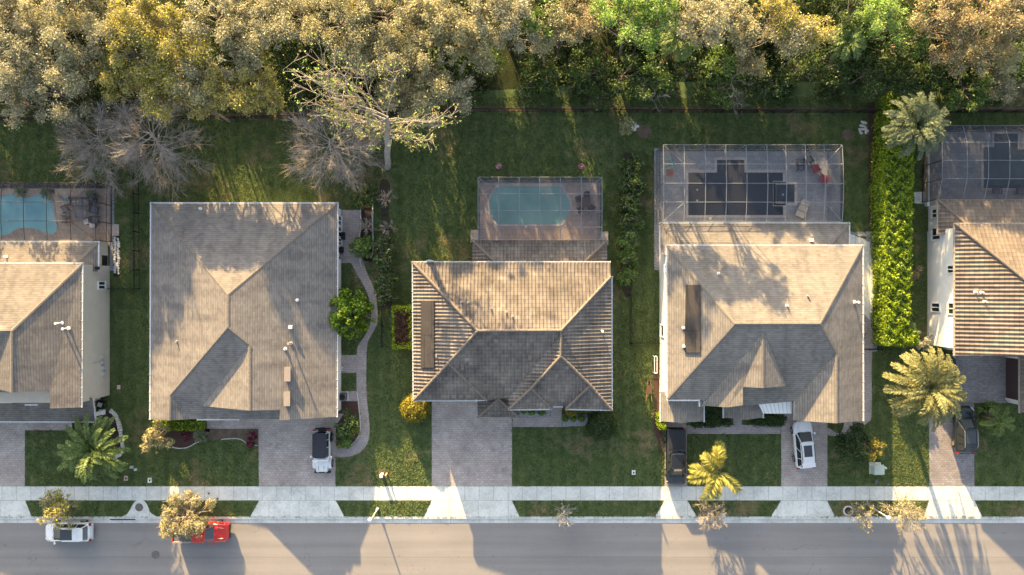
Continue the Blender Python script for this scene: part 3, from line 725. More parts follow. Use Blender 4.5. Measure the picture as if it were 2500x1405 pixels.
C.build(caps=[[(1008, 641), (1166, 808)], [(1491, 676), (1370, 807)], [(1166, 808), (1370, 807)], [(1166, 808), (1095, 887), (1010, 978)], [(1095, 887), (1187, 977)], [(1370, 807), (1370, 815), (1369, 870)],
              [(1369, 870), (1297, 948), (1242, 1000)], [(1369, 870), (1441, 941), (1493, 1001)], [(1297, 948), (1345, 998)], [(1441, 941), (1382, 998)], [(1217, 973), (1268, 1019)], [(1217, 973), (1167, 1019)],
              [(1153, 587), (1208, 640)], [(1482, 587), (1427, 640)]],
        gutters=[(1008, 640, 1490, 640, 4.58), (1494, 676, 1494, 1001, 4.58), (1007, 640, 1009, 978, 4.58), (1010, 979, 1188, 978, 4.58), (1242, 1001, 1345, 1000, 4.58), (1382, 1000, 1494, 1002, 4.58), (1352, 993.5, 1373, 993.5, 4.6)], gutmat='gutter', capmat='cap_tile')
hs = lambda x, y: C.h(x, y, 'W') + 0.10
pan = C.slab('solar_panel', 'solar', [(1027, 898, hs(1027, 898)), (1060, 898, hs(1060, 898)), (1060, 735, hs(1060, 735)), (1028, 735, hs(1028, 735))], 0.10)
for x, y, pl in ((1127, 738, 'N'), (1143, 739, 'N'), (1199, 753, 'N'), (1251, 773, 'N'), (1236, 762, 'N')): C.vent(x, y, pl, 'pipe', 'lead')
C.vent(1468, 808, 'E', 'tall', 'white'); C.vent(1066, 870, 'W', 'pipe', 'lead')
for x, y in ((1226, 902), (1129, 897), (1293, 873)): 
    q = C.h(x, y, 'S') + 0.08; C.slab('replacement_tile', 'cap_tile', [(x - 4, y + 7, q - 0.1), (x + 4, y + 7, q - 0.1), (x + 4, y - 7, q + 0.12), (x - 4, y - 7, q + 0.12)], 0.03)
mb = MB(C.o); p = P(1049, 638, 4.9); mb.loft([[Vector((p.x + r * math.cos(a), p.y + 0.3 * r * math.sin(a), 4.75 + z + 0.5 * r * math.sin(a))) for a in np.arange(0, 6.28, 0.52)] for r, z in ((0.42, 0.0), (0.3, -0.06), (0.05, -0.1))]); mb.tube([(p.x, p.y - 0.2, 4.5), (p.x, p.y, 4.7)], 0.03); mb.build('satellite_dish', M['white'], C.root)
mb = MB(C.o); p = P(1110, 945); mb.box((p.x, p.y - 0.03, 1.2), (4.9, 0.06, 2.3)); mb.build('garage_door', M['white'], C.root)
C.window('S', 1290, 1335, 0.8, 2.6, 968); C.window('S', 1395, 1440, 0.8, 2.6, 968)
mb = MB(C.o); p = P(1213, 970); mb.box((p.x, p.y - 0.03, 1.2), (1.3, 0.06, 2.4)); mb.build('door', M['wood'], C.root)

# --- fourth house: steep shingle
D = House('sand shingle house with steep front gable and a long screened pool cage', (1860, 800), 'stucco_white', 'shingle_c', eave=4.2, k=0.40)
D.plane('N', 600); D.plane('S', 976); D.plane('W', 1628, 4.2, 0.55); D.plane('E', 2106, 4.2, 0.55)
D.plane('NL', 546, 2.75, 0.30, 'N'); D.plane('WL', 1612, 2.75, 0.42, 'W'); D.plane('EL', 2073, 2.75, 0.42, 'E')
D.face('N', [(1628, 600), (2106, 600), (2002, 791), (1795, 791)])
D.face('W', [(1628, 600), (1795, 791), (1630, 976)])
D.face('E', [(2106, 600), (2107, 1027), (2042, 1034), (2042, 864), (2002, 791)])
D.face('S', [(1795, 791), (2002, 791), (2042, 864), (1940, 982, 4.2), (1940, 979, 4.2), (1720, 978), (1630, 976)])
D.face('W2', [(2042, 864), (2042, 1034), (1939, 1027, 4.2), (1940, 982)], 'W')
D.face('W3', [(1863, 810, 6.9), (1863, 948, 6.5), (1814, 945, 5.65), (1814, 990, 5.6), (1777, 995, 5.0), (1715, 991, 3.97)], 'W')
D.face('E3', [(1863, 810, 6.9), (1920, 943, 5.5), (1863, 948, 6.5)], 'E')
D.face('S3', [(1814, 945.5, 4.9), (1930, 945.5, 4.9), (1932, 981, 4.05), (1854, 988, 4.05), (1814, 991, 4.05)], 'S')
D.face('W4', [(1815, 985, 3.75), (1820, 1026, 3.75), (1767, 1020, 2.8), (1767, 985, 2.8)], 'W')
D.face('E4', [(1815, 985, 3.75), (1862, 985, 2.8), (1862, 1020, 2.8), (1820, 1026, 3.75)], 'E')
D.face('W5', [(1664, 957, 3.7), (1664, 1033, 3.7), (1613, 1029, 2.7), (1613, 957, 2.7)], 'W')
D.face('E5', [(1664, 957, 3.7), (1718, 957, 2.7), (1718, 1029, 2.7), (1664, 1033, 3.7)], 'E')
D.face('NL', [(1612, 546), (2073, 546), (2030, 598), (2030, 625), (1652, 625), (1652, 590)])
D.face('WL', [(1612, 546), (1652, 590), (1652, 625), (1612, 620)]); D.face('EL', [(2073, 546), (2073, 625), (2030, 625), (2030, 598)])
D.wall_box(1610, 614, 2050, 955, 4.1); D.wall_box(1935, 955, 2050, 998, 4.1); D.wall_box(1612, 560, 2044, 614, 2.6); D.wall_box(1611, 940, 1700, 1008, 2.6); D.wall_box(1740, 955, 1840, 965, 3.9)
D.gable([(1939, 1027), (2042, 1034), (2107, 1027)], 4.0); D.gable([(1863, 948), (1814, 945), (1715, 991)], 3.9); D.gable([(1613, 1029), (1664, 1033), (1718, 1029)], 2.5)
D.build(caps=[[(1628, 600), (1795, 791)], [(2106, 600), (2002, 791)], [(1795, 791), (2002, 791)], [(1795, 791), (1630, 976)], [(2002, 791), (2042, 864)], [(2042, 864), (2042, 1034)], [(1863, 810), (1863, 948)], [(1612, 546), (1652, 590)], [(2073, 546), (2030, 598)]],
        gutters=[(1628, 599, 2106, 599, 4.2), (2107, 600, 2108, 1027, 4.2), (1627, 599, 1629, 977, 4.2), (1630, 978, 1707, 978, 4.2), (1707, 978, 1708, 992, 4.1), (1612, 545, 2073, 545, 2.72), (1611, 546, 1611, 620, 2.72), (2074, 546, 2074, 600, 2.72), (1612, 957, 1612, 1029, 2.68), (1719, 978, 1719, 1030, 2.68), (1766, 985, 1766, 1020, 2.78), (1863, 1008, 1863, 1020, 2.78), (1886, 977, 1932, 977, 4.05)])
awn = [(1852, 988, 3.2), (1932, 978, 3.2), (1932, 1010, 2.85), (1863, 1010, 2.85)]
D.slab('porch_roof', 'white', [awn[3], awn[2], awn[1], awn[0]], 0.06)
mb = MB(D.o)
for i in range(8):
    a = P(1858 + i * 10.2, 986 - i * 1.1, 3.29); b = P(1868 + i * 9.0, 1010, 2.94); mb.tube([a, b], 0.025, 4)
mb.build('roof_seam', M['gutter'], D.root)
hs = lambda x, y: D.h(x, y, 'W') + 0.06
D.slab('solar_panel', 'solar', [(1671, 861, hs(1671, 861)), (1709, 861, hs(1709, 861)), (1709, 696, hs(1709, 696)), (1674, 696, hs(1674, 696))], 0.10)
for x, y, pl, kd, mt in ((1754, 668, 'N', 'pipe', 'white'), (1921, 747, 'N', 'pipe', 'white'), (1971, 723, 'N', 'pipe', 'lead'), (2085, 738, 'E', 'tall', 'white'), (1979, 587, 'NL', 'hood', 'white'), (1668, 801, 'W', 'pipe', 'white'), (1669, 846, 'W', 'pipe', 'white')): D.vent(x, y, pl, kd, mt)
D.window('W', 792, 820, 0.9, 2.4, 1610, panes=1); D.window('W', 650, 665, 2.8, 3.6, 1610, panes=1)
mb = MB(D.o); p = P(1992, 998); mb.box((p.x, p.y - 0.03, 1.15), (4.2, 0.06, 2.2)); mb.build('garage_door', M['white'], D.root)
D.window('S', 1635, 1680, 0.8, 2.0, 1008); D.window('S', 1750, 1790, 0.8, 2.2, 965)

# --- fifth house: two storeys, white, brown tile
E = House('white two storey house with brown barrel tile roof beside the tall bright hedge', (2450, 720), 'stucco_white', 'tile_b', rib=0.40, eave=5.0, k=0.40, fascia='gutter_tan')
E.plane('N', 547); E.plane('W', 2331); E.plane('E', 2820)
E.plane('NL', 489, 2.75, 0.30, 'N'); E.plane('WL', 2290, 2.75, 0.42, 'W')
E.face('N', [(2331, 547), (2820, 547), (2640, 707), (2530, 707)])
E.face('W', [(2331, 547), (2530, 707), (2530, 868), (2331, 868)]); E.face('E', [(2820, 547), (2820, 868), (2640, 868), (2640, 707)])
E.face('X', [(2530, 707), (2640, 707), (2640, 868), (2530, 868)], 'N')
E.face('NL', [(2290, 489), (2820, 489), (2820, 560), (2357, 560), (2357, 547)])
E.face('WL', [(2290, 489), (2357, 547), (2357, 560), (2357, 574), (2290, 572)])
E.face('W6', [(2490, 866, 2.9), (2560, 866, 4.3), (2560, 1010, 4.3), (2490, 1008, 2.9)], 'W')
E.face('E6', [(2560, 866, 4.3), (2630, 866, 2.9), (2630, 1010, 2.9), (2560, 1010, 4.3)], 'E')
E.face('S6', [(2396, 871, 3.3), (2520, 871, 3.3), (2520, 852, 3.9), (2396, 852, 3.9)], 'S')
E.wall_box(2264, 566, 2700, 842, 4.9); E.wall_box(2266, 505, 2700, 566, 2.5); E.wall_box(2300, 842, 2700, 852, 4.9); E.wall_box(2457, 852, 2570, 982, 2.8)
E.gable([(2331, 868), (2530, 868), (2640, 868), (2820, 868)], 4.6)
E.build(caps=[[(2331, 547), (2530, 707)], [(2820, 547), (2640, 707)], [(2530, 707), (2530, 868)], [(2290, 489), (2357, 547)], [(2560, 866), (2560, 1010)]],
        gutters=[(2331, 546, 2820, 546, 5.0), (2330, 547, 2330, 868, 4.98), (2290, 488, 2820, 488, 2.72), (2289, 489, 2289, 573, 2.72), (2489, 866, 2489, 1008, 2.86)], gutmat='gutter_tan', capmat='cap_tile')
for x, y in ((2380, 713), (2395, 714), (2403, 737)): E.vent(x, y, 'W', 'pipe', 'white')
for a0, a1, z0, z1 in ((515, 535, 0.9, 2.3), (568, 588, 0.9, 2.3), (740, 760, 0.8, 2.2), (652, 669, 3.4, 4.4), (738, 764, 3.5, 4.6)): E.window('W', a0, a1, z0, z1, 2264)
mb = MB(E.o); a, b = P(2457, 872), P(2457, 972); mb.box((a.x - 0.03, (a.y + b.y) / 2, 1.15), (0.08, abs(a.y - b.y), 2.3)); mb.build('garage_door', M['garage_brown'], E.root)
mb = MB(E.o)
for y in (870, 974): p = P(2457, y); mb.box((p.x - 0.05, p.y, 1.2), (0.12, 0.22, 2.4))
p = P(2457, 922); mb.box((p.x - 0.05, p.y, 2.5), (0.12, 4.7, 0.22)); mb.build('garage_trim', M['white'], E.root)
mb = MB(E.o); p = P(2262, 566); mb.box((p.x, p.y, 1.6), (0.35, 0.35, 0.5)); mb.build('wall_lamp', M['black'], E.root)
mb = MB(E.o); a, b = P(2262, 380), P(2262, 505); mb.box((a.x - 0.1, (a.y + b.y) / 2, 0.25), (0.25, abs(a.y - b.y), 0.5)); mb.build('curb_wall', M['white'], E.root)
# ------------------------------------------------------------------ pools, screen cages and what stands in them
def deck(name, out, holes, mat, z=0.06):
    return sheet(name, out, z, mat, holes, skirt=0.06)

def grow(pts, d):
    """offset a loop outward by d pixels"""
    n = len(pts); ar = sum(a[0] * b[1] - b[0] * a[1] for a, b in zip(pts, pts[1:] + pts[:1])); sg = 1 if ar > 0 else -1
    out = []
    for i in range(n):
        p0, p1, p2 = pts[i - 1], pts[i], pts[(i + 1) % n]
        def nr(a, b):
            dx, dy = b[0] - a[0], b[1] - a[1]; L = math.hypot(dx, dy) or 1; return (dy / L * sg, -dx / L * sg)
        n1, n2 = nr(p0, p1), nr(p1, p2); m = (n1[0] + n2[0], n1[1] + n2[1]); q = m[0] * n1[0] + m[1] * n1[1]
        q = max(q, 0.5); out.append((p1[0] + m[0] / q * d, p1[1] + m[1] / q * d))
    return out

def pool(label, pts, water, out, deckmat, cop=7, copmat='coping', extra=()):
    """deck with a hole, coping round it, water a little below; pixels at ground level"""
    c = P(sum(p[0] for p in pts) / len(pts), sum(p[1] for p in pts) / len(pts))
    root = thing('swimming_pool', label, 'pool', (c.x, c.y, 0))
    og = grow(pts, cop)
    deck('pool_deck', out, [og] + [grow(e, cop) for e in extra], deckmat)
    for k, lp in enumerate([pts] + list(extra)):
        g = grow(lp, cop); mb = MB(root.location)
        for i in range(len(lp)):
            j = (i + 1) % len(lp)
            q = [P(*g[i]), P(*g[j]), P(*lp[j]), P(*lp[i])]; q = [Vector((v.x, v.y, 0.085)) for v in q]
            if (q[1] - q[0]).cross(q[2] - q[0]).z < 0: q = q[::-1]
            mb.face(q)
            a, b = P(*lp[i]), P(*lp[j]); mb.face([Vector((a.x, a.y, 0.085)), Vector((b.x, b.y, 0.085)), Vector((b.x, b.y, 0.0)), Vector((a.x, a.y, 0.0))])
        mb.build('coping', M[copmat], root)
        V = [Vector((P(*p).x, P(*p).y, 0.03)) for p in lp]; mb = MB(root.location)
        for t in poly_tris([V]):
            q = [V[i] for i in t]
            if (q[1] - q[0]).cross(q[2] - q[0]).z < 0: q = q[::-1]
            mb.face(q)
        mb.build('water' if k == 0 else 'spa_water', M[water] if k == 0 else M[extra_water], root)
    return root
extra_water = 'water_dark'

def disc(root, name, px, py, r, z, mat):
    p = P(px, py); mb = MB(root.location); mb.cyl((p.x, p.y, z), r, 0.03, 16); mb.build(name, M[mat], root)

def cage(label, xs, ys, hs, mat='alu', scr='screen', sides='NWE', wallmat=None, braces=True):
    """xs, ys: frame lines as the photo shows them at roof height; hs: roof height of each row"""
    R = 0.024; h0 = hs[0]
    root = thing('pool_enclosure', label, 'screen enclosure', (P((xs[0] + xs[-1]) / 2, (ys[0] + ys[-1]) / 2, max(hs)).x, P(0, (ys[0] + ys[-1]) / 2, max(hs)).y, 0))
    hm = max(hs)
    G = [[Vector((P(x, y, hm).x, P(x, y, h).y, h)) for x in xs] for y, h in zip(ys, hs)]
    fr, sc = MB(root.location), MB(root.location)
    bar = lambda a, b, r=R: fr.tube([a, b], r, 4)
    for row in G:
        for a, b in zip(row, row[1:]): bar(a, b)
    for i in range(len(xs)):
        for r0, r1 in zip(G, G[1:]): bar(r0[i], r1[i], 0.032)
    for r0, r1 in zip(G, G[1:]):
        for i in range(len(xs) - 1): sc.face([r0[i], r1[i], r1[i + 1], r0[i + 1]])
    dn = lambda p: Vector((p.x, p.y, 0.06)); md = lambda p: Vector((p.x, p.y, 0.95))
    wl = {'N': G[0], 'W': [r[0] for r in G], 'E': [r[-1] for r in G]}
    fw = fr if wallmat is None else MB(root.location)
    for sd in sides:
        L = wl[sd]
        for p in L: fw.tube([dn(p), p], 0.04, 4)
        for a, b in zip(L, L[1:]):
            fw.tube([md(a), md(b)], 0.03, 4); fw.tube([dn(a), dn(b)], 0.04, 4)
            sc.face([dn(a), dn(b), b, a])
    if braces:
        def diag(a, b): bar(a, b, 0.02)
        diag(G[0][0], G[1][1]); diag(G[0][-1], G[1][-2]); diag(G[-1][-1], G[-2][-2]); diag(G[-1][0], G[-2][1])
        for i in range(1, len(xs) - 1):
            p = G[0][i]; diag(Vector((p.x, p.y, p.z - 0.9)), p.lerp(G[1][i], 0.45)) if 'N' in sides else None
    fr.build('frame', M[mat], root)
    if wallmat: fw.build('wall_frame', M[wallmat], root)
    sc.build('screen_panel', M[scr], root)
    return root

# pool and cage behind the first house
p1 = smooth_loop([(-60, 482), (-20, 490), (2, 483), (25, 475), (42, 480), (60, 484), (85, 478), (108, 474), (124, 484), (131, 502), (134, 530), (140, 555), (134, 570), (118, 571), (104, 566), (90, 560), (70, 557), (52, 557), (38, 561), (24, 572), (8, 574), (-30, 578), (-70, 560), (-85, 520)], 4)
pool('light blue curved pool under the dark framed cage of the cream house', p1, 'water_light', rect(-120, 461, 269, 600), M['deck_beige'], 4, 'deck_beige')
cage('dark framed screen cage over the light blue curved pool', [-112, -54, 2, 57, 113, 171, 232], [446, 494, 540, 587], [2.7, 2.9, 2.9, 2.75], 'bronze', 'screen', braces=True)

# centre pool
p3 = smooth_loop([(1369, 456), (1377, 470), (1389, 490), (1391, 505), (1386, 525), (1376, 541), (1366, 548)], 4, False) + smooth_loop([(1216, 548), (1205, 536), (1198, 520), (1195, 502), (1198, 484), (1208, 466), (1216, 456)], 4, False)
pc = pool('teal pool with rounded ends in the cage behind the grey tile house', p3, 'water_teal', rect(1171, 447, 1465, 592), M['deck_brown'], 5)
disc(pc, 'skimmer_lid', 1284, 554, 0.13, 0.08, 'pvc')
for q in (450, 452.5): mb = MB(pc.location); a, b = P(1222, q), P(1362, q); mb.box(((a.x + b.x) / 2, a.y, 0.09), (b.x - a.x, 0.09, 0.05)); mb.build('pool_step', M['coping'], pc)
cage('grey screen cage with a dark dining table in it', [1167, 1217, 1267.5, 1318, 1369, 1420, 1470], [433, 474, 515, 555, 585], [3.4, 3.5, 3.5, 3.4, 3.3], 'alu', 'screen')

# long pool behind the fourth house
p4 = [(1680, 422), (1750, 422), (1750, 391), (1817, 391), (1817, 422), (1911, 422), (1911, 443), (1887, 443), (1887, 504), (1911, 504), (1911, 526), (1680, 526)]
pd = pool('dark grey rectangular pool with square spa in the longest cage', p4, 'water_dark', [(1612, 370), (2051, 370), (2051, 560), (1612, 560)], M['deck_grey'], 6.5, extra=[[(1894, 451), (1939, 451), (1939, 496), (1894, 496)]])
for x, y in ((1702, 464), (1702, 490)): disc(pd, 'drain_cover', x, y, 0.10, 0.035, 'box_grey')
disc(pd, 'spa_drain', 1911, 476, 0.11, 0.035, 'box_grey'); disc(pd, 'skimmer_lid', 1733, 534, 0.15, 0.08, 'pvc')
cage('long light grey screen cage over the dark rectangular pool', [1621, 1672, 1723, 1774, 1824, 1875, 1921, 1969, 2015, 2060], [354, 401, 448, 494, 541], [3.3, 3.5, 3.6, 3.5, 3.3], 'alu_white', 'screen')

# pool of the fifth house
p5 = [(2400, 360), (2426, 360), (2426, 327), (2484, 327), (2484, 366), (2640, 366), (2640, 460), (2400, 460)]
pool('blue black pool in the dark cage at the white house', p5, 'water_navy', [(2263, 318), (2760, 318), (2760, 510), (2263, 510)], M['deck_grey'], 6)
cage('dark screen cage with a domed roof behind the white house', [2301, 2362, 2414, 2466, 2518, 2570, 2622, 2680], [307, 348, 392, 437, 487], [2.75, 3.4, 3.45, 3.4, 2.8], 'alu', 'screen_dark', sides='NW', wallmat='bronze', braces=False)

# furniture
def chair(label, px, py, deg, mat='wicker', cush='cushion', w=0.75, group=None, name='patio_chair'):
    p = P(px, py); r = thing(name, label, 'chair', (p.x, p.y, 0.06), math.radians(deg), group)
    f = MB(); 
    for sx in (-1, 1):
        for sy in (-1, 1): f.box((sx * w * 0.42, sy * w * 0.42, 0.18), (0.06, 0.06, 0.36))
        f.box((sx * w * 0.46, 0, 0.55), (0.09, w * 0.95, 0.05)); f.box((sx * w * 0.46, w * 0.40, 0.45), (0.06, 0.06, 0.2))
    f.box((0, 0, 0.33), (w * 0.9, w * 0.9, 0.06)); f.build('frame', M[mat], r)
    s = MB(); s.box((0, 0.03, 0.41), (w * 0.8, w * 0.82, 0.11), taper=0.94); s.build('seat', M[cush], r)
    b = MB(); b.box((0, -w * 0.46, 0.62), (w * 0.86, 0.12, 0.52), taper=0.95); b.build('backrest', M[mat], r)
    return r
def table(label, px, py, lx, ly, mat='table_brown', h=0.72, deg=0, name='patio_table'):
    p = P(px, py); r = thing(name, label, 'table', (p.x, p.y, 0.06), math.radians(deg))
    t = MB(); t.box((0, 0, h), (lx, ly, 0.05)); t.build('tabletop', M[mat], r)
    for sx in (-1, 1):
        for sy in (-1, 1):
            l = MB(); l.box((sx * lx * 0.43, sy * ly * 0.43, h / 2), (0.07, 0.07, h)); l.build('leg', M[mat], r)
    return r
chair('grey wicker armchair turned towards the pool, above its twin', 166, 512, 115)
chair('grey wicker armchair beside the curved pool, below its turned twin', 166, 537, 90)
chair('dark wicker armchair between sofa and low table end', 236, 514, -100)
chair('dark wicker armchair behind the two white cushions', 238, 538, -85)
p = P(202, 494); r = thing('patio_sofa', 'grey cushioned wicker sofa under the cage by the black grill', 'sofa', (p.x, p.y, 0.06))
mb = MB(); mb.box((0, 0, 0.2), (2.1, 0.85, 0.36)); mb.box((0, 0.4, 0.5), (2.1, 0.14, 0.5)); mb.box((-1.02, 0, 0.45), (0.14, 0.85, 0.36)); mb.box((1.02, 0, 0.45), (0.14, 0.85, 0.36)); mb.build('frame', M['wicker'], r)
for x in (-0.62, 0, 0.62): mb = MB(); mb.box((x, -0.06, 0.44), (0.58, 0.68, 0.12), taper=0.94); mb.build('seat', M['cushion'], r)
table('low dark wicker table amid the grey armchairs', 203, 524, 1.15, 0.78, 'cushion', 0.42)
for lab, x, y, dg in (('white cushion ottoman nearer the sofa table', 217, 543, 25), ('white cushion ottoman nearer the dark wicker armchair', 231, 551, 5)):
    p = P(x, y); r = thing('ottoman', lab, 'ottoman', (p.x, p.y, 0.06), math.radians(dg)); mb = MB(); mb.box((0, 0, 0.16), (0.45, 0.45, 0.32)); mb.build('base', M['wicker'], r); mb = MB(); mb.box((0, 0, 0.37), (0.52, 0.5, 0.12), taper=0.9); mb.build('cushion', M['white_cushion'], r)
def grill(label, px, py, sq=False):
    p = P(px, py); r = thing('grill', label, 'grill', (p.x, p.y, 0.06))
    mb = MB()
    if sq: mb.box((0, 0, 0.55), (0.7, 1.3, 1.0)); mb.build('body', M['black'], r); mb = MB(); mb.box((0, 0, 1.12), (0.6, 0.8, 0.16), taper=0.8); mb.build('lid', M['black'], r)
    else:
        mb.ball((0, 0, 0.8), 0.3, 14, 8, 0.8); mb.build('lid', M['black'], r, True); mb = MB()
        for a in (0.3, 2.4, 4.5): mb.tube([(0.3 * math.cos(a), 0.3 * math.sin(a), 0), (0.15 * math.cos(a), 0.15 * math.sin(a), 0.7)], 0.025, 5)
        mb.box((0.05, -0.42, 0.75), (0.5, 0.3, 0.04)); mb.build('stand', M['black'], r)
grill('black round kettle grill in the corner of the cream house cage', 241, 482)
grill('black covered grill under the eave of the cream house', 256, 640, True)
o = sheet('towel', [(146, 480), (170, 486), (168, 494), (158, 494)], 0.10, M['teal_cloth'], kind='thing', skirt=0.03, label='teal towel lying on the beige deck by the sofa', cat='towel')
for lab, x, y in (('small dark speaker at the pool edge between two potted plants', 130, 468), ('dark upright speaker behind the curved pool, by the cage post', 61, 468)):
    p = P(x, y); r = thing('speaker', lab, 'speaker', (p.x, p.y, 0.06)); mb = MB(); mb.box((0, 0, 0.3), (0.42, 0.34, 0.6), taper=0.85); mb.build('body', M['black'], r); mb = MB(); mb.cyl((0, -0.17, 0.35), 0.12, 0.03, 12, axis='Y'); mb.build('cone', M['iron'], r)
chair('dark dining chair at the head of the centre cage table, facing down', 1431, 478, 180, 'table_brown', 'table_brown', 0.62)
chair('dark dining chair on the pool side of the centre cage table', 1412, 488, -75, 'table_brown', 'table_brown', 0.6)
chair('dark dining chair below the centre cage table', 1416, 513, 20, 'table_brown', 'table_brown', 0.6)
chair('dark dining chair on the post side of the centre cage table', 1443, 510, 60, 'table_brown', 'table_brown', 0.6)
table('square dark dining table in the centre cage', 1428, 497, 1.0, 1.0)
chair('red armchair nearer the long dark pool', 1988, 413, -60, 'red_plastic', 'red_plastic', 0.8)
chair('red armchair nearer the hedge side post', 2008, 438, -15, 'red_plastic', 'red_plastic', 0.85)
chair('red chair standing under the teal ring by the cage wall', 1633, 424, 0, 'red_plastic', 'red_plastic', 0.55)
chair('black framed patio chair, topmost of the three by the dark pool', 1950, 397, 0, 'bronze', 'cushion', 0.62)
chair('black framed patio chair turned askew beside the red armchairs', 1970, 393, 35, 'bronze', 'cushion', 0.66)
chair('black framed patio chair below the other two by the spa', 1950, 412, 175, 'bronze', 'cushion', 0.6)
p = P(1957, 511); r = thing('daybed', 'beige double sun bed set askew beside the square spa', 'sun bed', (p.x, p.y, 0.06), math.radians(-25))
mb = MB(); mb.box((0, 0, 0.2), (1.0, 1.95, 0.14)); 
for sx in (-1, 1):
    for sy in (-1, 1): mb.box((sx * 0.42, sy * 0.85, 0.08), (0.08, 0.08, 0.16))
mb.build('frame', M['alu_white'], r)
for y in (-0.64, 0.0, 0.64): mb = MB(); mb.box((0, y, 0.32), (0.95, 0.60, 0.12), taper=0.96); mb.build('mattress', M['beige_cloth'], r)
p = P(1631, 402); r = thing('wreath', 'pale teal ring wreath on the grey pool deck corner', 'wreath', (p.x, p.y, 0.06))
mb = MB()
for i in range(22):
    a = -2.2 + i * 0.2; mb.ball((0.42 * math.cos(a), 0.5 * math.sin(a), 0.2 + 0.05 * math.sin(i * 2.1)), 0.14, 7, 5)
mb.build('ring', M['teal_plastic'], r, True)
for lab, x, y in (('grey cushioned chaise below the navy pool, nearer the tile roof corner', 2426, 466), ('grey cushioned chaise below the navy pool, under the white towel', 2484, 466)):
    chair(lab, x, y, 180, 'wicker', 'cushion', 0.9)
# flower stands behind the centre cage
def flower_stand(label, px, py):
    p = P(px, py); r = thing('flower_stand', label, 'flower stand', (p.x, p.y, 0))
    mb = MB(); mb.tube([(0, 0, 0), (0, 0, 1.0)], 0.03, 6)
    for a in (0, 2.1, 4.2): mb.tube([(0.25 * math.cos(a), 0.25 * math.sin(a), 0), (0, 0, 0.35)], 0.02, 5)
    mb.build('stand', M['bronze'], r)
    mb = MB(); mb.cyl((0, 0, 1.1), 0.14, 0.24, 12, r2=0.2); mb.build('pot', M['terracotta'], r)
    return r, p
# dark metal fences: posts are parts, pickets stay in their panel
def fence(label, pts, H=1.35, step=1.85):
    q = [P(x, y) for x, y in pts]; root = thing('metal_fence', label, 'fence', (q[0].x, q[0].y, 0))
    pan = MB(root.location)
    for a, b in zip(q, q[1:]):
        L = (b - a).length; n = max(1, round(L / step)); d = (b - a) / n; rz = math.atan2(d.y, d.x)
        for i in range(n + 1):
            c = a + d * i; mb = MB(root.location); mb.box((c.x, c.y, H / 2), (0.075, 0.075, H + 0.08), rz); mb.box((c.x, c.y, H + 0.06), (0.10, 0.10, 0.04), rz)
            mb.build('post', M['black'], root)
        for z in (0.15, H - 0.22, H - 0.05):
            c = (a + b) / 2; pan.box((c.x, c.y, z), (L, 0.035, 0.04), rz)
        m = int(L / 0.115)
        for i in range(m):
            c = a.lerp(b, (i + 0.5) / m); pan.box((c.x, c.y, H / 2 + 0.04), (0.018, 0.018, H - 0.1), rz)
    pan.build('picket_panel', M['black'], root)
    return root
fence('black picket fence along the woods behind the bare trees', [(-60, 296), (320, 292), (705, 290), (958, 282)])
fence('black picket fence along the woods behind the grey tile house', [(958, 282), (1150, 273), (1512, 275)])
fence('black picket fence along the woods behind the long pool cage', [(1512, 275), (1800, 276), (2136, 276)])
fence('black picket fence along the woods past the tall grey palm', [(2290, 276), (2600, 276)])
fence('black picket side fence of the cream house, running to its wall', [(340, 430), (342, 706), (268, 706)], 1.3)
fence('pale topped fence beside the sand shingle house, past the hedge end', [(1538, 720), (1538, 838), (1612, 838)], 1.1)
fence('low black fence on the lawn next to the clipped square shrub', [(936, 745), (934, 846)], 1.0)
fence('short black gate fence at the foot of the tall hedge', [(2108, 852), (2140, 852), (2142, 838)], 1.2)
# ------------------------------------------------------------------ plants
def seed(px, py):
    global rng
    rng = np.random.default_rng(int(abs(px) * 131 + abs(py) * 17 + 5))
# lines along which the low sun reaches the lawns under the crowns: foot point and half width in ground pixels
GAPS = [(1290, 350, 30), (1715, 310, 13), (715, 430, 9), (745, 450, 7), (505, 420, 15), (1400, 300, 6), (2010, 300, 7), (600, 470, 9), (1585, 420, 10)]
def in_gap(x, y, pad=14):
    return any(abs(x - (gx_ - 0.335 * (gy_ - y))) < gw_ + pad for gx_, gy_, gw_ in GAPS)
def ray_h(x, y):
    return min((gy_ - y) * S / 0.947 * 0.26 for gx_, gy_, gw_ in GAPS if abs(x - (gx_ - 0.335 * (gy_ - y))) < gw_ + 30)
def unit(v): return v / np.maximum(np.linalg.norm(v, axis=1, keepdims=True), 1e-6)

def leaf_quads(pos, nrm, L, W, jit=0.3):
    n = len(pos)
    t = unit(np.cross(nrm, rng.normal(size=(n, 3)))); b = unit(np.cross(nrm, t))
    s = (1 + jit * rng.normal(size=(n, 1))).clip(0.5, 1.7)
    l, w = t * L * 0.5 * s, b * W * 0.5 * s
    lift = nrm * W * 0.18
    V = np.empty((n, 4, 3)); V[:, 0] = pos - l; V[:, 1] = pos + w + lift; V[:, 2] = pos + l; V[:, 3] = pos - w + lift
    return V.reshape(-1, 3)

def clumps(centres, radii, n, L, W, flat=0.75, up=0.2, shell=0.35, gauss=False):
    centres, radii = np.asarray(centres, float), np.asarray(radii, float)
    pr = radii ** 2; idx = rng.choice(len(centres), n, p=pr / pr.sum())
    d = unit(rng.normal(size=(n, 3))); u = shell + (1 - shell) * rng.random((n, 1)) ** 0.6
    if gauss:
        pos = centres[idx] + rng.normal(size=(n, 3)) * radii[idx, None] * 0.55 * np.array([1, 1, flat]); d = rng.normal(size=(n, 3)) * 0.5
    else: pos = centres[idx] + d * radii[idx, None] * u * np.array([1, 1, flat])
    nrm = unit(d * 0.55 + rng.normal(size=(n, 3)) * 0.5 + np.array([0, 0, up]))
    return leaf_quads(pos, nrm, L, W)

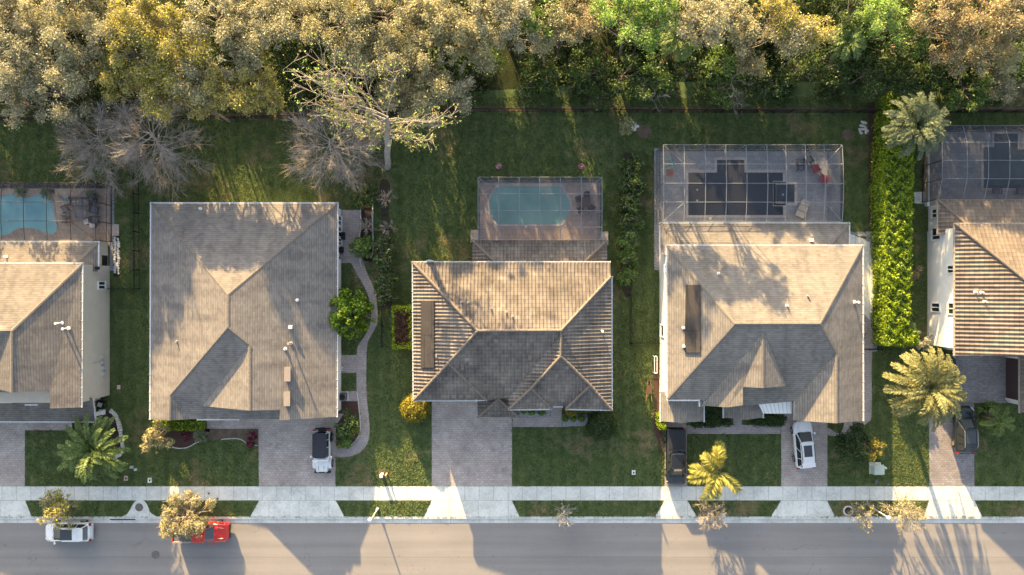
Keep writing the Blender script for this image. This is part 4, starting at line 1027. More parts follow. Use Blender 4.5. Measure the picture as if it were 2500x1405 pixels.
def limb(mb, a, b, r0, r1, n=5, seg=3, bend=0.12):
    a, b = Vector(a), Vector(b); L = (b - a).length
    pts = [a.lerp(b, i / seg) + (Vector(rng.normal(size=3)) * L * bend * 0.5 if 0 < i < seg else Vector((0, 0, 0))) for i in range(seg + 1)]
    mb.tube(pts, [r0 + (r1 - r0) * i / seg for i in range(seg + 1)], n, cap=False)
    return pts

def tree(label, px, py, rpx, h, leaf, bark='bark', name='tree', cat='tree', group=None, L=0.30, W=0.17, dens=115, hole=0.0, ncl=None, flat=0.7, base=None, twigs=5, twigmat='twig_pale', mix=None, low=0.42, wood=False):
    """crown centre and radius as the photo shows them; h = height of the tree top"""
    seed(px, py); R = rpx * S * (1 - 0.75 * h / HC)
    hc = h - R * flat * 0.8
    hc = max(hc, h * 0.5) if wood else max(h - R * flat - 0.2, h * 0.45)
    c = P(px, py, hc); g = c if base is None else P(*base)
    root = thing(name, label, cat, (g.x, g.y, 0), group=group); o = root.location
    n = ncl or int(10 + R * (7.0 if wood else 9.0))
    cs, rs = [], []
    for i in range(n * 3):
        if len(cs) >= n: break
        d = rng.normal(size=3); d /= np.linalg.norm(d); d[2] = abs(d[2]) if rng.random() > low else -0.6 * abs(d[2])
        rad = R * (0.30 + 0.72 * rng.random() ** 0.6)
        q = (c.x + d[0] * rad, c.y + d[1] * rad, hc + d[2] * rad * flat); qx, qy = q[0] / S + CX, CY - q[1] / S
        if wood and in_gap(qx, qy, 8) and q[2] < ray_h(qx, qy) + 1.3: continue
        cs.append(q); rs.append(min(R * 0.4, (0.22 + 0.75 * rng.random() ** 1.6) * (0.5 + 0.12 * R)))
    area = math.pi * R * R; nl = int(dens * area * (0.30 * 0.17) / (L * W) * (1 - hole))
    mb = MB(o)
    tr = min(0.28, 0.05 + R * 0.045)
    top = Vector((c.x, c.y, hc + R * flat * 0.2)); mid = Vector((g.x, g.y, 0)).lerp(top, 0.55)
    tp = limb(mb, (g.x, g.y, -0.05), top, tr, tr * 0.35, 7, 5, 0.04)
    for cc, rr in zip(cs, rs):
        st = tp[2].lerp(tp[-1], rng.random()); 
        limb(mb, st, cc, tr * 0.3, 0.03, 4, 2, 0.12)
        for _ in range(twigs):
            d = rng.normal(size=3); d /= np.linalg.norm(d); d[2] = abs(d[2]) * 0.8
            mb.tube([Vector(cc), Vector(cc) + Vector(d) * rr * (0.9 + 0.8 * rng.random())], [0.024, 0.011], 3, cap=False, mi=1)
    mb.build('trunk', [M[bark], M[twigmat]], root)
    V = clumps(cs, rs, nl, L, W, gauss=wood)
    if mix:
        F = (rng.random(len(V) // 4) < mix[1]).astype(int); quads('crown', V, [LEAF[leaf], LEAF[mix[0]]], root, F, o)
    else: quads('crown', V, LEAF[leaf], root, origin=o)
    return root

def ball_shrub(label, px, py, rpx, h, leaf, name='shrub', flat=1.0, n=2600, L=0.17, W=0.12, group=None, lumps=0.06, core='dark', cat='shrub'):
    seed(px, py); R = rpx * S * (1 - h * 0.5 / HC); hc = h - R * flat; hc = max(hc, 0.25)
    c = P(px, py, hc); root = thing(name, label, cat, (c.x, c.y, 0), group=group); o = root.location
    d = unit(rng.normal(size=(n, 3))); d[:, 2] = np.where(d[:, 2] < -0.35, -d[:, 2], d[:, 2])
    wob = 1 + lumps * (np.sin(d[:, 0] * 9 + px) * np.cos(d[:, 1] * 8 + py) + np.sin(d[:, 2] * 11)) + 0.04 * rng.normal(size=n)
    pos = np.array(c) + d * (R * wob)[:, None] * np.array([1, 1, flat])
    quads('foliage', leaf_quads(pos, unit(d + rng.normal(size=(n, 3)) * 0.5), L, W), LEAF[leaf], root, origin=o)
    mb = MB(o); mb.ball(c, R * 0.88, 14, 9, flat); mb.tube([(c.x, c.y, -0.05), (c.x, c.y, max(hc, 0.3))], 0.07, 6); mb.build('stem', LEAF[core], root)
    return root

def hedge(label, pts, h, leaf, dens=70, L=0.22, W=0.14, lump=0.16, core='dark', name='hedge', topleaf=None, cat='hedge', mixleaf=None):
    """clipped hedge over a ground outline of photo pixels"""
    seed(*pts[0]); V = [P(x, y) for x, y in pts]; c = sum(V, Vector()) / len(V)
    root = thing(name, label, cat, (c.x, c.y, 0)); o = root.location
    tris = poly_tris([V]); area = [abs((V[b] - V[a]).cross(V[d] - V[a]).z) / 2 for a, b, d in tris]
    A = sum(area); n = int(A * dens * 1.5)
    ti = rng.choice(len(tris), n, p=np.array(area) / A); r1, r2 = np.sqrt(rng.random(n)), rng.random(n)
    T = np.array([[tuple(V[i]) for i in t] for t in tris])[ti]
    top = T[:, 0] * (1 - r1)[:, None] + T[:, 1] * (r1 * (1 - r2))[:, None] + T[:, 2] * (r1 * r2)[:, None]
    bumps = lump * 1.5 * (np.sin(top[:, 0] * 2.9 + top[:, 1] * 1.3) * np.cos(top[:, 1] * 3.3 - top[:, 0]) + 0.7 * np.sin(top[:, 1] * 7.1 + 2 * np.sin(top[:, 0] * 5)))
    top[:, 2] = h + bumps + rng.normal(size=n) * 0.07
    nt_ = unit(rng.normal(size=(n, 3)) * 0.6 + np.array([0, 0, 0.3]))
    pos, nr = [top], [nt_]
    for a, b in zip(V, V[1:] + V[:1]):
        L_ = (b - a).length; m = int(L_ * h * dens * 0.8)
        if m < 1: continue
        t = rng.random((m, 1)); z = rng.random((m, 1)) ** 0.8 * h
        q = np.array(a) * (1 - t) + np.array(b) * t; nn = (b - a).cross(Vector((0, 0, 1))).normalized(); nn = np.array(nn)
        if np.dot(nn, np.array((a + b) / 2 - c)) < 0: nn = -nn
        q = q + nn * (rng.normal(size=(m, 1)) * 0.09 + lump * 0.5 * np.sin(t * L_ * 4)); q[:, 2:] = z
        pos.append(q); nr.append(unit(nn + rng.normal(size=(m, 3)) * 0.5 + np.array([0, 0, 0.3])))
    pos, nr = np.concatenate(pos), np.concatenate(nr)
    if topleaf:
        cc = np.array(c); dd = np.maximum(np.abs(pos[:, 0] - cc[0]) / (np.ptp(top[:, 0]) / 2), np.abs(pos[:, 1] - cc[1]) / (np.ptp(top[:, 1]) / 2))
        F = (dd + rng.normal(size=len(pos)) * 0.06 < 0.74).astype(int)
        quads('foliage', leaf_quads(pos, nr, L, W), [LEAF[leaf], LEAF[topleaf]], root, F, o)
    elif mixleaf:
        pf = mixleaf[1] * (1 + 0.9 * np.sin(pos[:, 1] * 0.9) * np.sin(pos[:, 0] * 2.1 + pos[:, 1] * 0.37))
        quads('foliage', leaf_quads(pos, nr, L, W), [LEAF[leaf], LEAF[mixleaf[0]]], root, (rng.random(len(pos)) < pf).astype(int), o)
    else: quads('foliage', leaf_quads(pos, nr, L, W), LEAF[leaf], root, origin=o)
    mb = MB(o); q = [c + (v - c) * 0.93 for v in V]
    for t in tris:
        p = [q[i] + Vector((0, 0, h - 0.2)) for i in t]
        if (p[1] - p[0]).cross(p[2] - p[0]).z < 0: p = p[::-1]
        mb.face(p)
    for a, b in zip(q, q[1:] + q[:1]): mb.face([a, b, b + Vector((0, 0, h - 0.2)), a + Vector((0, 0, h - 0.2))])
    mb.build('stem', LEAF[core], root)
    return root

def palm(label, px, py, h, n, Lf, leaf, name='palm_tree', droop=1.5, e0=(0.2, 1.25), nl=34, ll=0.55, lw=0.055, fruit=False, azs=None, base=None, bushy=0.35, trunk_r=0.24, cat='palm'):
    """feather palm: crown heart seen at (px,py) and standing h metres up"""
    seed(px, py); c = P(px, py, h); g = c if base is None else P(*base)
    root = thing(name, label, cat, (g.x, g.y, 0)); o = root.location
    mb = MB(o); k = 9
    pts = [Vector((g.x, g.y, -0.05)).lerp(Vector((c.x, c.y, h)), i / k) for i in range(k + 1)]
    mb.tube(pts, [trunk_r * (1.25 if i == 0 else (1.0 + 0.06 * (-1) ** i)) * (0.8 if i > k - 2 else 1) for i in range(k + 1)], 10)
    for i in range(14):
        a = i * 2.4; mb.tube([Vector((c.x, c.y, h - 0.25)), Vector((c.x + 0.32 * math.cos(a), c.y + 0.32 * math.sin(a), h + 0.02))], [0.08, 0.05], 5)
    mb.build('trunk', M['palmtrunk'], root)
    allV = []; rb = MB(o)
    for i in range(n):
        az = (i * 2.39996 + rng.normal() * 0.12) if azs is None else math.radians(azs[i])
        fr = (i + 0.5) / n
        el = e0[1] + (e0[0] - e0[1]) * fr ** 0.75 + rng.normal() * 0.06
        L = Lf * (0.72 + 0.28 * min(1, fr * 1.8)) * (1 + 0.06 * rng.normal())
        m = 16; p = np.array([c.x, c.y, h]); R = [p.copy()]; T = []
        side = rng.normal() * 0.10
        for j in range(m):
            t = j / (m - 1); e = el - droop * (t ** 1.4); a2 = az + side * t
            d = np.array([math.cos(a2) * math.cos(e), math.sin(a2) * math.cos(e), math.sin(e)]); p = p + d * L / m; R.append(p.copy()); T.append(d)
        R = np.array(R); rb.tube([Vector(x) for x in R[::3]], [0.035 * (1 - 0.8 * q / len(R[::3])) for q in range(len(R[::3]))], 4, cap=False)
        ts = np.linspace(0.10, 0.995, nl); ii = np.minimum((ts * m).astype(int), m - 1); f = (ts * m - ii)[:, None]
        q = R[ii] * (1 - f) + R[ii + 1] * f; tt = np.array(T)[ii]
        sd = unit(np.cross(tt, np.array([0, 0, 1.0]))); upv = np.cross(sd, tt)
        prof = (np.sin(np.pi * (0.12 + 0.80 * ts)) ** 0.7)[:, None]
        for sg in (-1, 1):
            for rep in range(2 if bushy > 0.5 else 1):
                wob = rng.normal(size=(nl, 3)) * 0.12
                vz = (0.22 if bushy <= 0.5 else rng.uniform(-0.9, 0.9, size=(nl, 1)))
                d = unit(sd * sg * 0.95 + tt * 0.75 + upv * vz + wob) * ll * prof * (1 + 0.12 * rng.normal(size=(nl, 1)))
                wv = unit(np.cross(d, upv + rng.normal(size=(nl, 3)) * 0.3)) * lw
                V = np.empty((nl, 4, 3)); V[:, 0] = q - wv * 0.3; V[:, 1] = q + d * 0.45 + wv - np.array([0, 0, 0.01]); V[:, 2] = q + d - np.array([0, 0, 0.10 * ll]); V[:, 3] = q + d * 0.45 - wv
                allV.append(V.reshape(-1, 3))
    rb.build('frond_stem', LEAF[leaf], root)
    quads('frond', np.concatenate(allV), LEAF[leaf], root, origin=o)
    if fruit:
        cs = [(c.x - 0.5 + 0.5 * rng.normal(), c.y + 0.1 + 0.4 * rng.normal(), h + 0.25 + 0.2 * rng.random()) for _ in range(7)]
        quads('fruit_cluster', clumps(cs, [0.32] * 7, 900, 0.10, 0.07), LEAF['orange'], root, origin=o)
    return root

def bare_tree(label, px, py, R, h, name='bare_tree', base=None, mat='twig', n1=11, n2=9, n3=6, up=0.5, leaf=None, leafn=0, trunk=0.16, start=0.22, spread=1.0, lean=None, group=None, leafL=0.2, twig_r=0.011, mix=None, limb_r=None, wig=0.10):
    """leafless crown of limbs, branches and twigs; (px,py) = tree top"""
    seed(px, py); c = P(px, py, h); g = Vector((c.x, c.y, 0)) if base is None else P(*base)
    root = thing(name, label, 'tree', (g.x, g.y, 0), group=group); o = root.location
    mb = MB(o); top = Vector((c.x, c.y, h)); b0 = Vector((g.x, g.y, -0.05))
    tp = limb(mb, b0, top, trunk, 0.03, 7, 8, 0.02)
    tips = []
    for i in range(n1):
        f = start + (0.93 - start) * i / n1; st = b0.lerp(top, f); az = i * 2.39996 + rng.normal() * 0.25
        e = up + 0.5 * f + rng.normal() * 0.1; L = R * (1.15 - 0.55 * max(0, f - 0.35)) * (0.85 + 0.3 * rng.random()) * spread
        d = Vector((math.cos(az) * math.cos(e), math.sin(az) * math.cos(e), math.sin(e)))
        if lean is not None: d = (d + Vector(lean)).normalized()
        P1 = limb(mb, st, st + d * L, limb_r or trunk * 0.42, 0.014, 5, 4, wig)
        for j in range(n2):
            q = (0.25 + 0.72 * (j + rng.random()) / n2); k = min(3, int(q * 4)); s2 = P1[k].lerp(P1[k + 1], q * 4 - k)
            d2 = (d * 0.9 + Vector(rng.normal(size=3)) * 0.55 + Vector((0, 0, 0.10))).normalized(); L2 = L * (0.46 - 0.2 * q) * (0.7 + 0.6 * rng.random())
            P2 = limb(mb, s2, s2 + d2 * L2, 0.028 if limb_r is None else 0.015, 0.009, 4 if limb_r is None else 3, 2, 0.10)
            for m in range(n3):
                s3 = P2[0].lerp(P2[-1], 0.25 + 0.75 * rng.random()); d3 = (d2 + Vector(rng.normal(size=3)) * 0.6 + Vector((0, 0, 0.1))).normalized()
                e3 = s3 + d3 * L2 * (0.35 + 0.4 * rng.random()); mb.tube([s3, e3], [twig_r, twig_r * 0.55], 3, cap=False); tips.append(tuple(e3))
    mb.build('trunk', M[mat], root)
    if leaf and leafn:
        t = np.array(tips); t = t[rng.choice(len(t), max(4, len(t) * 2 // 3), replace=False)]
        V = clumps(t, np.full(len(t), leafL * 1.1), leafn, leafL, leafL * 0.6)
        if mix: quads('crown', V, [LEAF[leaf], LEAF[mix[0]]], root, (rng.random(len(V) // 4) < mix[1]).astype(int), o)
        else: quads('crown', V, LEAF[leaf], root, origin=o)
    return root

# ---- the woods behind the fence: (px, py, r, top height, leaf, label)
WOODS = [
 (35, 40, 105, 12.5, 'olive', 'pale olive oak crown in the top corner above the blue curved pool'),
 (150, 30, 95, 13, 'tan', 'beige olive oak crown at the top edge, next to the corner oak'),
 (55, 150, 95, 11.5, 'grey', 'grey olive oak crown below the corner oak'),
 (165, 140, 90, 12, 'olive', 'dull olive oak crown above the two bare trees, inside the wood'),
 (140, 225, 78, 10.5, 'grey', 'grey green oak crown reaching the fence above the first bare tree'),
 (25, 240, 62, 10, 'grey', 'grey green crown at the frame edge over the back fence'),
 (255, 60, 70, 12, 'olive', 'olive crown between the beige oaks and the golden trees'),
 (235, 255, 50, 7, 'dark', 'dark low crown shaded behind the two bare trees'),
 (335, 35, 80, 13, 'gold', 'golden crown at the top edge, leftmost of the golden trees'),
 (330, 130, 72, 12, 'gold', 'golden crown in the second row above the twin bare trees'),
 (290, 195, 55, 10.5, 'gold', 'small golden crown hanging over the dark low tree'),
 (430, 80, 92, 13, 'gold', 'broad golden crown with olive patches at the top of the wood'),
 (395, 165, 62, 12, 'gold', 'golden crown in the middle of the golden group'),
 (400, 230, 60, 10.5, 'gold', 'golden crown just behind the larger bare tree'),
 (480, 190, 62, 11, 'olive', 'olive crown wedged among the golden trees'),
 (490, 255, 52, 9.5, 'gold', 'golden crown hanging farthest over the lawn by the bare tree'),
 (535, 45, 75, 13, 'olive', 'yellowish olive crown at the top edge above the big shingle roof'),
 (585, 150, 62, 11.5, 'olive', 'thin olive crown with a dark hollow beside it'),
 (565, 220, 62, 11, 'gold', 'golden crown over the fence above the shingle roof ridge'),
 (635, 225, 60, 10.5, 'gold', 'rightmost golden crown, beside the dark gap in the wood'),
 (640, 60, 85, 12.5, 'olive', 'dark yellow olive crown at the top edge above the gap'),
 (690, 150, 60, 7, 'dark', 'dark green crown sunk in the gap beside the golden trees'),
 (720, 215, 50, 5, 'dark', 'low dark crown behind the thin limbed sycamore'),
 (735, 40, 70, 11, 'olive', 'brownish olive crown at the top edge before the beige oaks'),
 (835, 65, 92, 13, 'tan', 'beige oak crown, leftmost of the large beige group'),
 (945, 35, 95, 13.5, 'tan', 'beige oak crown at the top edge above the white trunk'),
 (1065, 60, 98, 13.5, 'tan', 'large beige oak crown over the centre of the wood'),
 (850, 155, 68, 11, 'tan', 'beige crown behind the bare sycamore limbs'),
 (945, 150, 80, 12, 'olive', 'olive beige crown directly above the white trunk'),
 (1040, 165, 82, 12, 'tan', 'beige oak crown next above the sunlit green ivy patch'),
 (1110, 215, 58, 10.5, 'grey', 'grey beige crown hanging over the lawn at the group end'),
 (975, 235, 58, 9.5, 'olive', 'olive crown hanging low by the white trunk'),
 (1045, 255, 45, 8.5, 'olive', 'small olive crown over the fence right of the white trunk'),
 (1155, 35, 72, 12.5, 'olive', 'olive beige crown at the top edge beyond the beige group'),
 (1165, 115, 62, 11, 'tan', 'beige crown leaning over the dark hollow'),
 (1245, 50, 68, 12, 'grey', 'grey olive crown beside the dark hollow'),
 (1315, 45, 50, 11, 'green', 'mid green crown amid the grey and brown trees'),
 (1370, 80, 62, 10.5, 'tan', 'brownish beige crown left of the lime tree'),
 (1300, 95, 50, 9.5, 'grey', 'small grey brown crown above the ivy patch'),
 (1430, 40, 60, 11, 'rust', 'brown tinted crown touching the lime tree'),
 (1200, 155, 36, 5, 'green', 'sunlit ivy covered tree by the gap in the wood'),
 (1330, 165, 58, 5.5, 'dark', 'dark round tree behind the fence above the teal pool'),
 (1425, 175, 58, 5.5, 'dark', 'dark round tree below the brown crown'),
 (1520, 185, 55, 5, 'dark', 'dark low tree right under the lime crown'),
 (1300, 220, 45, 3.5, 'dark', 'small dark tree next to the grass behind the flower stands'),
 (1475, 235, 42, 3.5, 'dark', 'small dark tree at the grass verge under the lime crown'),
 (1585, 190, 52, 5.5, 'green', 'mid green tree beside the dead grey branches'),
 (1535, 50, 92, 12, 'lime', 'bright lime green tree, the lightest crown of the wood'),
 (1600, 30, 60, 12.4, 'lime', 'smaller lime green crown at the top edge'),
 (1700, 50, 72, 12.2, 'olive', 'dull olive crown right of the lime trees'),
 (1790, 45, 62, 11, 'olive', 'thin olive crown at the top edge above the long cage'),
 (1835, 100, 55, 10, 'tan', 'beige leafed crown left of the yellow crowns'),
 (1900, 30, 60, 12, 'gold', 'yellow crown at the top edge over the long cage'),
 (1935, 85, 50, 11, 'tan', 'pale grey twiggy crown amid the yellow crowns'),
 (1990, 80, 48, 11, 'gold', 'bright yellow crown, lowest of the yellow trio'),
 (1765, 150, 58, 7, 'green', 'green tree with bare grey limbs above the long cage'),
 (1830, 150, 40, 7.5, 'cream', 'small tree with pale cream leaves beside the bare limbs'),
 (1690, 165, 50, 5, 'dark', 'dark tree left of the tree with bare limbs'),
 (1760, 220, 36, 4.5, 'green', 'low green tree leaning over the verge behind the cage'),
 (1880, 195, 52, 5, 'dark', 'dark tree right of the cream leaved tree'),
 (1950, 160, 58, 6, 'dark', 'dark tree under the bright yellow crown'),
 (2040, 150, 60, 6, 'dark', 'dark tree midway between yellow and lime yellow crowns'),
 (2070, 50, 62, 9, 'dark', 'deep green crown at the top edge beside the yellow crowns'),
 (2145, 55, 62, 11, 'lime', 'yellowish lime crown at the top edge, nearer the rusty trees'),
 (2215, 100, 52, 9.5, 'green', 'mid green crown touching the rusty trees'),
 (2125, 175, 58, 6, 'dark', 'dark tree behind the top of the tall bright hedge'),
 (2215, 180, 55, 6, 'dark', 'dark tree above the tall grey palm'),
 (2300, 55, 78, 12, 'rust', 'rusty brown crown, leftmost of the rusty trees'),
 (2405, 45, 85, 12.5, 'rust', 'large rusty brown crown at the top edge'),
 (2485, 60, 75, 12.5, 'rust', 'orange brown crown in the top corner'),
 (2330, 125, 52, 10, 'rust', 'smaller rusty crown hanging below the others'),
 (2420, 135, 58, 9.5, 'tan', 'faded brown crown below the large rusty one'),
 (2355, 215, 55, 5, 'green', 'dense round green tree at the fence beyond the grey palm'),
 (2480, 135, 52, 7, 'green', 'green crown at the frame edge under the orange one'),
 (2450, 205, 48, 5, 'olive', 'olive shrubby tree by the fence at the frame edge'),
 (2280, 165, 45, 5.5, 'dark', 'dark tree between the grey palm and the rusty crowns'),
]
for x, y, r_, h_, lf, lab in WOODS:
    h_ = h_ * ((0.84 if x < 700 else 1.08 if 1480 < x < 1760 and y < 130 else 0.80) if h_ > 7.5 else 0.9)
    dk = lf in ('dark', 'green')
    tree(lab, x, y, r_, h_, lf, group='trees of the wood behind the houses', L=0.165 if not dk else 0.19, W=0.09 if not dk else 0.115, dens=100 if not dk else 90,
         mix={'gold': ('olive', 0.33), 'olive': ('grey', 0.35), 'tan': ('olive', 0.35), 'rust': ('olive', 0.45), 'grey': ('olive', 0.35), 'dark': ('green', 0.2), 'green': ('dark', 0.25), 'lime': ('green', 0.22)}.get(lf),
         twigs=8 if not dk else 2, low=0.3, wood=True)
seed(3, 4)
# a deeper row of the wood beyond the top edge of the photograph, one mass of far crowns
cs, rs = [], []
for i in range(150):
    x = rng.uniform(-500, 2900); y = rng.uniform(-330, -70); q = P(x, y, 5.0 + 1.5 * rng.random()); cs.append(tuple(q)); rs.append(rng.uniform(0.9, 2.0))
for i in range(40):
    x = rng.uniform(-500, -70); y = rng.uniform(-60, 250); q = P(x, y, 6.0 + 1.5 * rng.random()); cs.append(tuple(q)); rs.append(rng.uniform(0.9, 1.8))
o = quads('far_woods', clumps(cs, rs, 42000, 0.42, 0.26), [LEAF['olive'], LEAF['tan'], LEAF['dark']], F=rng.choice(3, 42000, p=[.4, .35, .25])); tag(o, kind='stuff')
seed(1, 2)
# undergrowth, with the gaps through which the low sun reaches the lawns
cs, rs = [], []
for i in range(760):
    x = rng.uniform(-80, 2580); lim = 262 if x < 1100 else 236
    y = rng.uniform(-40, lim)
    if in_gap(x, y): continue
    cs.append(tuple(P(x, y, 0.2 + 1.3 * rng.random() * (1 if y < lim - 25 else 0.3)))); rs.append(rng.uniform(0.5, 1.2))
for i in range(700):          # thicket added under the crowns to block the low sun
    x = rng.uniform(-300, 2700); y = rng.uniform(-60, 215 if x < 1150 else 185)
    if in_gap(x, y, 24): continue
    cs.append(tuple(P(x, y, 0.8 + 4.2 * rng.random()))); rs.append(rng.uniform(0.7, 1.4))
o = quads('undergrowth', clumps(cs, rs, 130000, 0.30, 0.19), [LEAF['dark'], LEAF['green'], LEAF['brown']], F=rng.choice(3, 130000, p=[.74, .16, .10])); tag(o, kind='stuff')

# bare trees on the lawn edge
bare_tree('bare grey tree, nearer the frame edge, in front of the olive oaks', 236, 328, 3.5, 6.6, n1=30, n2=14, n3=8, base=(262, 372), up=-0.1, trunk=0.13, lean=(-0.28, -0.12, 0), limb_r=0.036, wig=0.05, start=0.15)
bare_tree('larger bare tree overlapping the first, with sunlit branches', 362, 318, 4.0, 7.6, n1=34, n2=14, n3=8, base=(400, 372), up=-0.1, trunk=0.15, lean=(-0.08, -0.12, 0), limb_r=0.04, wig=0.05, start=0.15)
bare_tree('bare brownish tree left of the white trunk', 800, 336, 3.9, 7.2, n1=32, n2=14, n3=8, base=(832, 378), up=-0.1, trunk=0.15, lean=(0.0, -0.1, 0), limb_r=0.04, wig=0.05, start=0.15)
seed(7, 8)
# sycamore with the white trunk
g = P(946, 408); root = thing('sycamore_tree', 'tall sycamore with a white trunk and nearly bare limbs over the fence', 'tree', (g.x, g.y, 0)); o = root.location
mb = MB(o); tk = [Vector((g.x, g.y, -0.05)).lerp(P(946, 285, 14.5), i / 8) + Vector((0.05 * math.sin(i * 2), 0, 0)) for i in range(9)]
mb.tube(tk, [0.36, 0.31, 0.30, 0.30, 0.30, 0.27, 0.22, 0.16, 0.09], 10)
mb.build('trunk', M['bark_pale'], root)
mb = MB(o); tips = []
LIMBS = [(770, 195, 15), (810, 150, 15.5), (765, 270, 13), (825, 250, 14), (870, 230, 15), (905, 340, 10), (1020, 290, 12.5), (1060, 340, 10.5), (975, 300, 12), (745, 130, 15), (735, 175, 15), (740, 215, 14.5), (760, 250, 13.5), (800, 285, 12.5), (850, 300, 12), (880, 335, 11), (915, 300, 12), (1000, 330, 11), (1040, 345, 10.5), (1080, 310, 12), (1105, 285, 12.5), (960, 170, 16), (830, 110, 15.5), (985, 345, 9)]
for x, y, z in LIMBS:
    st = tk[5].lerp(tk[8], rng.random()); e = P(x, y, z); L = (e - st).length
    P1 = limb(mb, st, e, 0.075, 0.018, 5, 5, 0.07); d = (e - st).normalized()
    for j in range(14):
        q = 0.25 + 0.73 * (j + rng.random()) / 14; k = min(4, int(q * 5)); s2 = P1[k].lerp(P1[k + 1], q * 5 - k)
        d2 = (d + Vector(rng.normal(size=3)) * 0.6).normalized(); L2 = L * 0.24 * (0.6 + 0.7 * rng.random())
        P2 = limb(mb, s2, s2 + d2 * L2, 0.026, 0.011, 4, 2, 0.15); tips.append(tuple(P2[-1]))
        for m in range(2): s3 = P2[1]; e3 = s3 + (d2 + Vector(rng.normal(size=3)) * 0.7).normalized() * L2 * 0.5; mb.tube([s3, e3], [0.016, 0.01], 3, cap=False); tips.append(tuple(e3))
mb.build('limb', M['twig_pale'], root)
t = np.array(tips); V = clumps(t, np.full(len(t), 0.22), 2200, 0.17, 0.12)
quads('crown', V, [LEAF['lime'], LEAF['rust']], root, (t[rng.integers(0, len(t), len(V) // 4), 0] * 0 + rng.random(len(V) // 4) < 0.35).astype(int), o)
# dead branches at the verge
bare_tree('small dead grey tree at the grass verge under the lime crown', 1600, 228, 1.5, 3.2, n1=7, n2=5, n3=3, mat='twig_pale', trunk=0.06, up=0.1)
bare_tree('dead grey branches hanging from the green tree behind the long cage', 1800, 178, 2.3, 6.0, n1=9, n2=6, n3=4, mat='twig_pale', trunk=0.09, up=0.0)

# hedges, shrubs and garden trees
hl = [(2139, 246), (2160, 243), (2168, 262), (2176, 300), (2186, 330), (2190, 370), (2189, 480), (2187, 560), (2186, 640), (2184, 720), (2182, 800), (2202, 806), (2204, 836), (2128, 838), (2129, 780), (2130, 700), (2127, 560), (2124, 470), (2128, 360), (2134, 300)]
hedge('tall bright green hedge running from the wood down to the sidewalk side', hl, 2.9, 'hedge', 120, 0.19, 0.12, 0.15, mixleaf=('green', 0.16))
hedge('clipped square shrub with brown dead top beside the tile roof', [(966, 748), (1010, 748), (1010, 846), (966, 848)], 1.9, 'hedge', 90, 0.18, 0.12, 0.08, core='brown', topleaf='brown')
hedge('clipped green hedge at the front of the big shingle house', [(415, 1026), (502, 1026), (501, 1046), (415, 1046)], 1.0, 'hedge', 110, 0.16, 0.11, 0.05)
hedge('bright sunlit shrub at the corner of the big shingle house', [(384, 1024), (408, 1024), (410, 1042), (384, 1044)], 1.1, 'hedge', 110, 0.16, 0.11, 0.07)
hedge('dark clipped hedge between garage wing and entry of the sand house', [(1682, 1008), (1716, 1005), (1720, 985), (1762, 985), (1766, 1012), (1782, 1014), (1780, 1036), (1690, 1040)], 1.0, 'dark', 110, 0.16, 0.11, 0.07)
hedge('dark clipped hedge under the white porch roof', [(1830, 1016), (1866, 1012), (1912, 1014), (1908, 1034), (1890, 1038), (1835, 1034)], 1.0, 'dark', 110, 0.16, 0.11, 0.07)
hedge('low green hedge strip under the eave of the tile house', [(1408, 992), (1482, 992), (1482, 1003), (1408, 1003)], 0.9, 'green', 110, 0.16, 0.11, 0.05)
hedge('bright shrub at the sand house corner beside the black pickup', [(1600, 1010), (1618, 1010), (1622, 1040), (1606, 1044)], 1.2, 'hedge', 110, 0.18, 0.12, 0.1)
HR = [(1538, 415, 22, 2.0, 'dark', 'green boundary shrub level with the top of the centre cage'), (1540, 455, 24, 2.3, 'dark', 'green boundary shrub beside the centre cage table'), (1537, 500, 24, 2.4, 'dark', 'dense boundary shrub midway down the side of the centre cage'),
      (1535, 545, 22, 2.3, 'dark', 'boundary shrub level with the foot of the centre cage'), (1535, 590, 20, 2.0, 'green', 'boundary shrub level with the rear tile roof'), (1533, 632, 20, 1.8, 'green', 'boundary shrub at the upper corner of the tile roof'), (1531, 672, 18, 1.4, 'green', 'small boundary shrub just above the pale topped fence'),
      (1528, 310, 16, 2.0, 'olive', 'thin yellowish shrub at the fence beside the white stones')]
for x, y, r_, h_, lf, lab in HR: tree(lab, x, y, r_ * 1.3, h_, lf, name='shrub', cat='shrub', group='shrubs along the boundary past the centre cage', L=0.20, W=0.12, dens=190, twigs=2, low=0.3, ncl=40, mix=('green', 0.3))
HL = [(940, 600, 22, 2.0, 'dark', 'dark boundary shrub level with the patio of the big shingle house'), (938, 640, 20, 2.2, 'dark', 'dark boundary shrub at the bend of the garden path'), (942, 680, 22, 2.2, 'dark', 'dark boundary shrub level with the tile roof top'), (944, 722, 20, 2.0, 'dark', 'dark boundary shrub just above the clipped square shrub'),
      (893, 480, 26, 2.0, 'dark', 'dark shrub behind the patio, farthest from the street'), (888, 605, 24, 1.7, 'green', 'grey green shrub at the lower end of the patio bed')]
for x, y, r_, h_, lf, lab in HL: tree(lab, x, y, r_ * 1.25, h_, lf, name='shrub', cat='shrub', group='shrubs between the shingle and tile houses', L=0.20, W=0.12, dens=190, twigs=3, low=0.3, ncl=40, mix=('green', 0.3))
bare_tree('twiggy grey shrub in the bed beside the patio', 893, 553, 0.95, 1.6, 'shrub', n1=12, n2=7, n3=5, mat='twig_pale', trunk=0.03, start=0.05)
bare_tree('twiggy leafless shrub on the boundary above the dark shrubs', 940, 480, 0.9, 1.6, 'shrub', n1=10, n2=7, n3=5, mat='twig', trunk=0.03, start=0.05)
bare_tree('twiggy leafless shrub on the boundary level with the patio top', 942, 555, 0.9, 1.5, 'shrub', n1=10, n2=7, n3=5, mat='twig_pale', trunk=0.03, start=0.05)
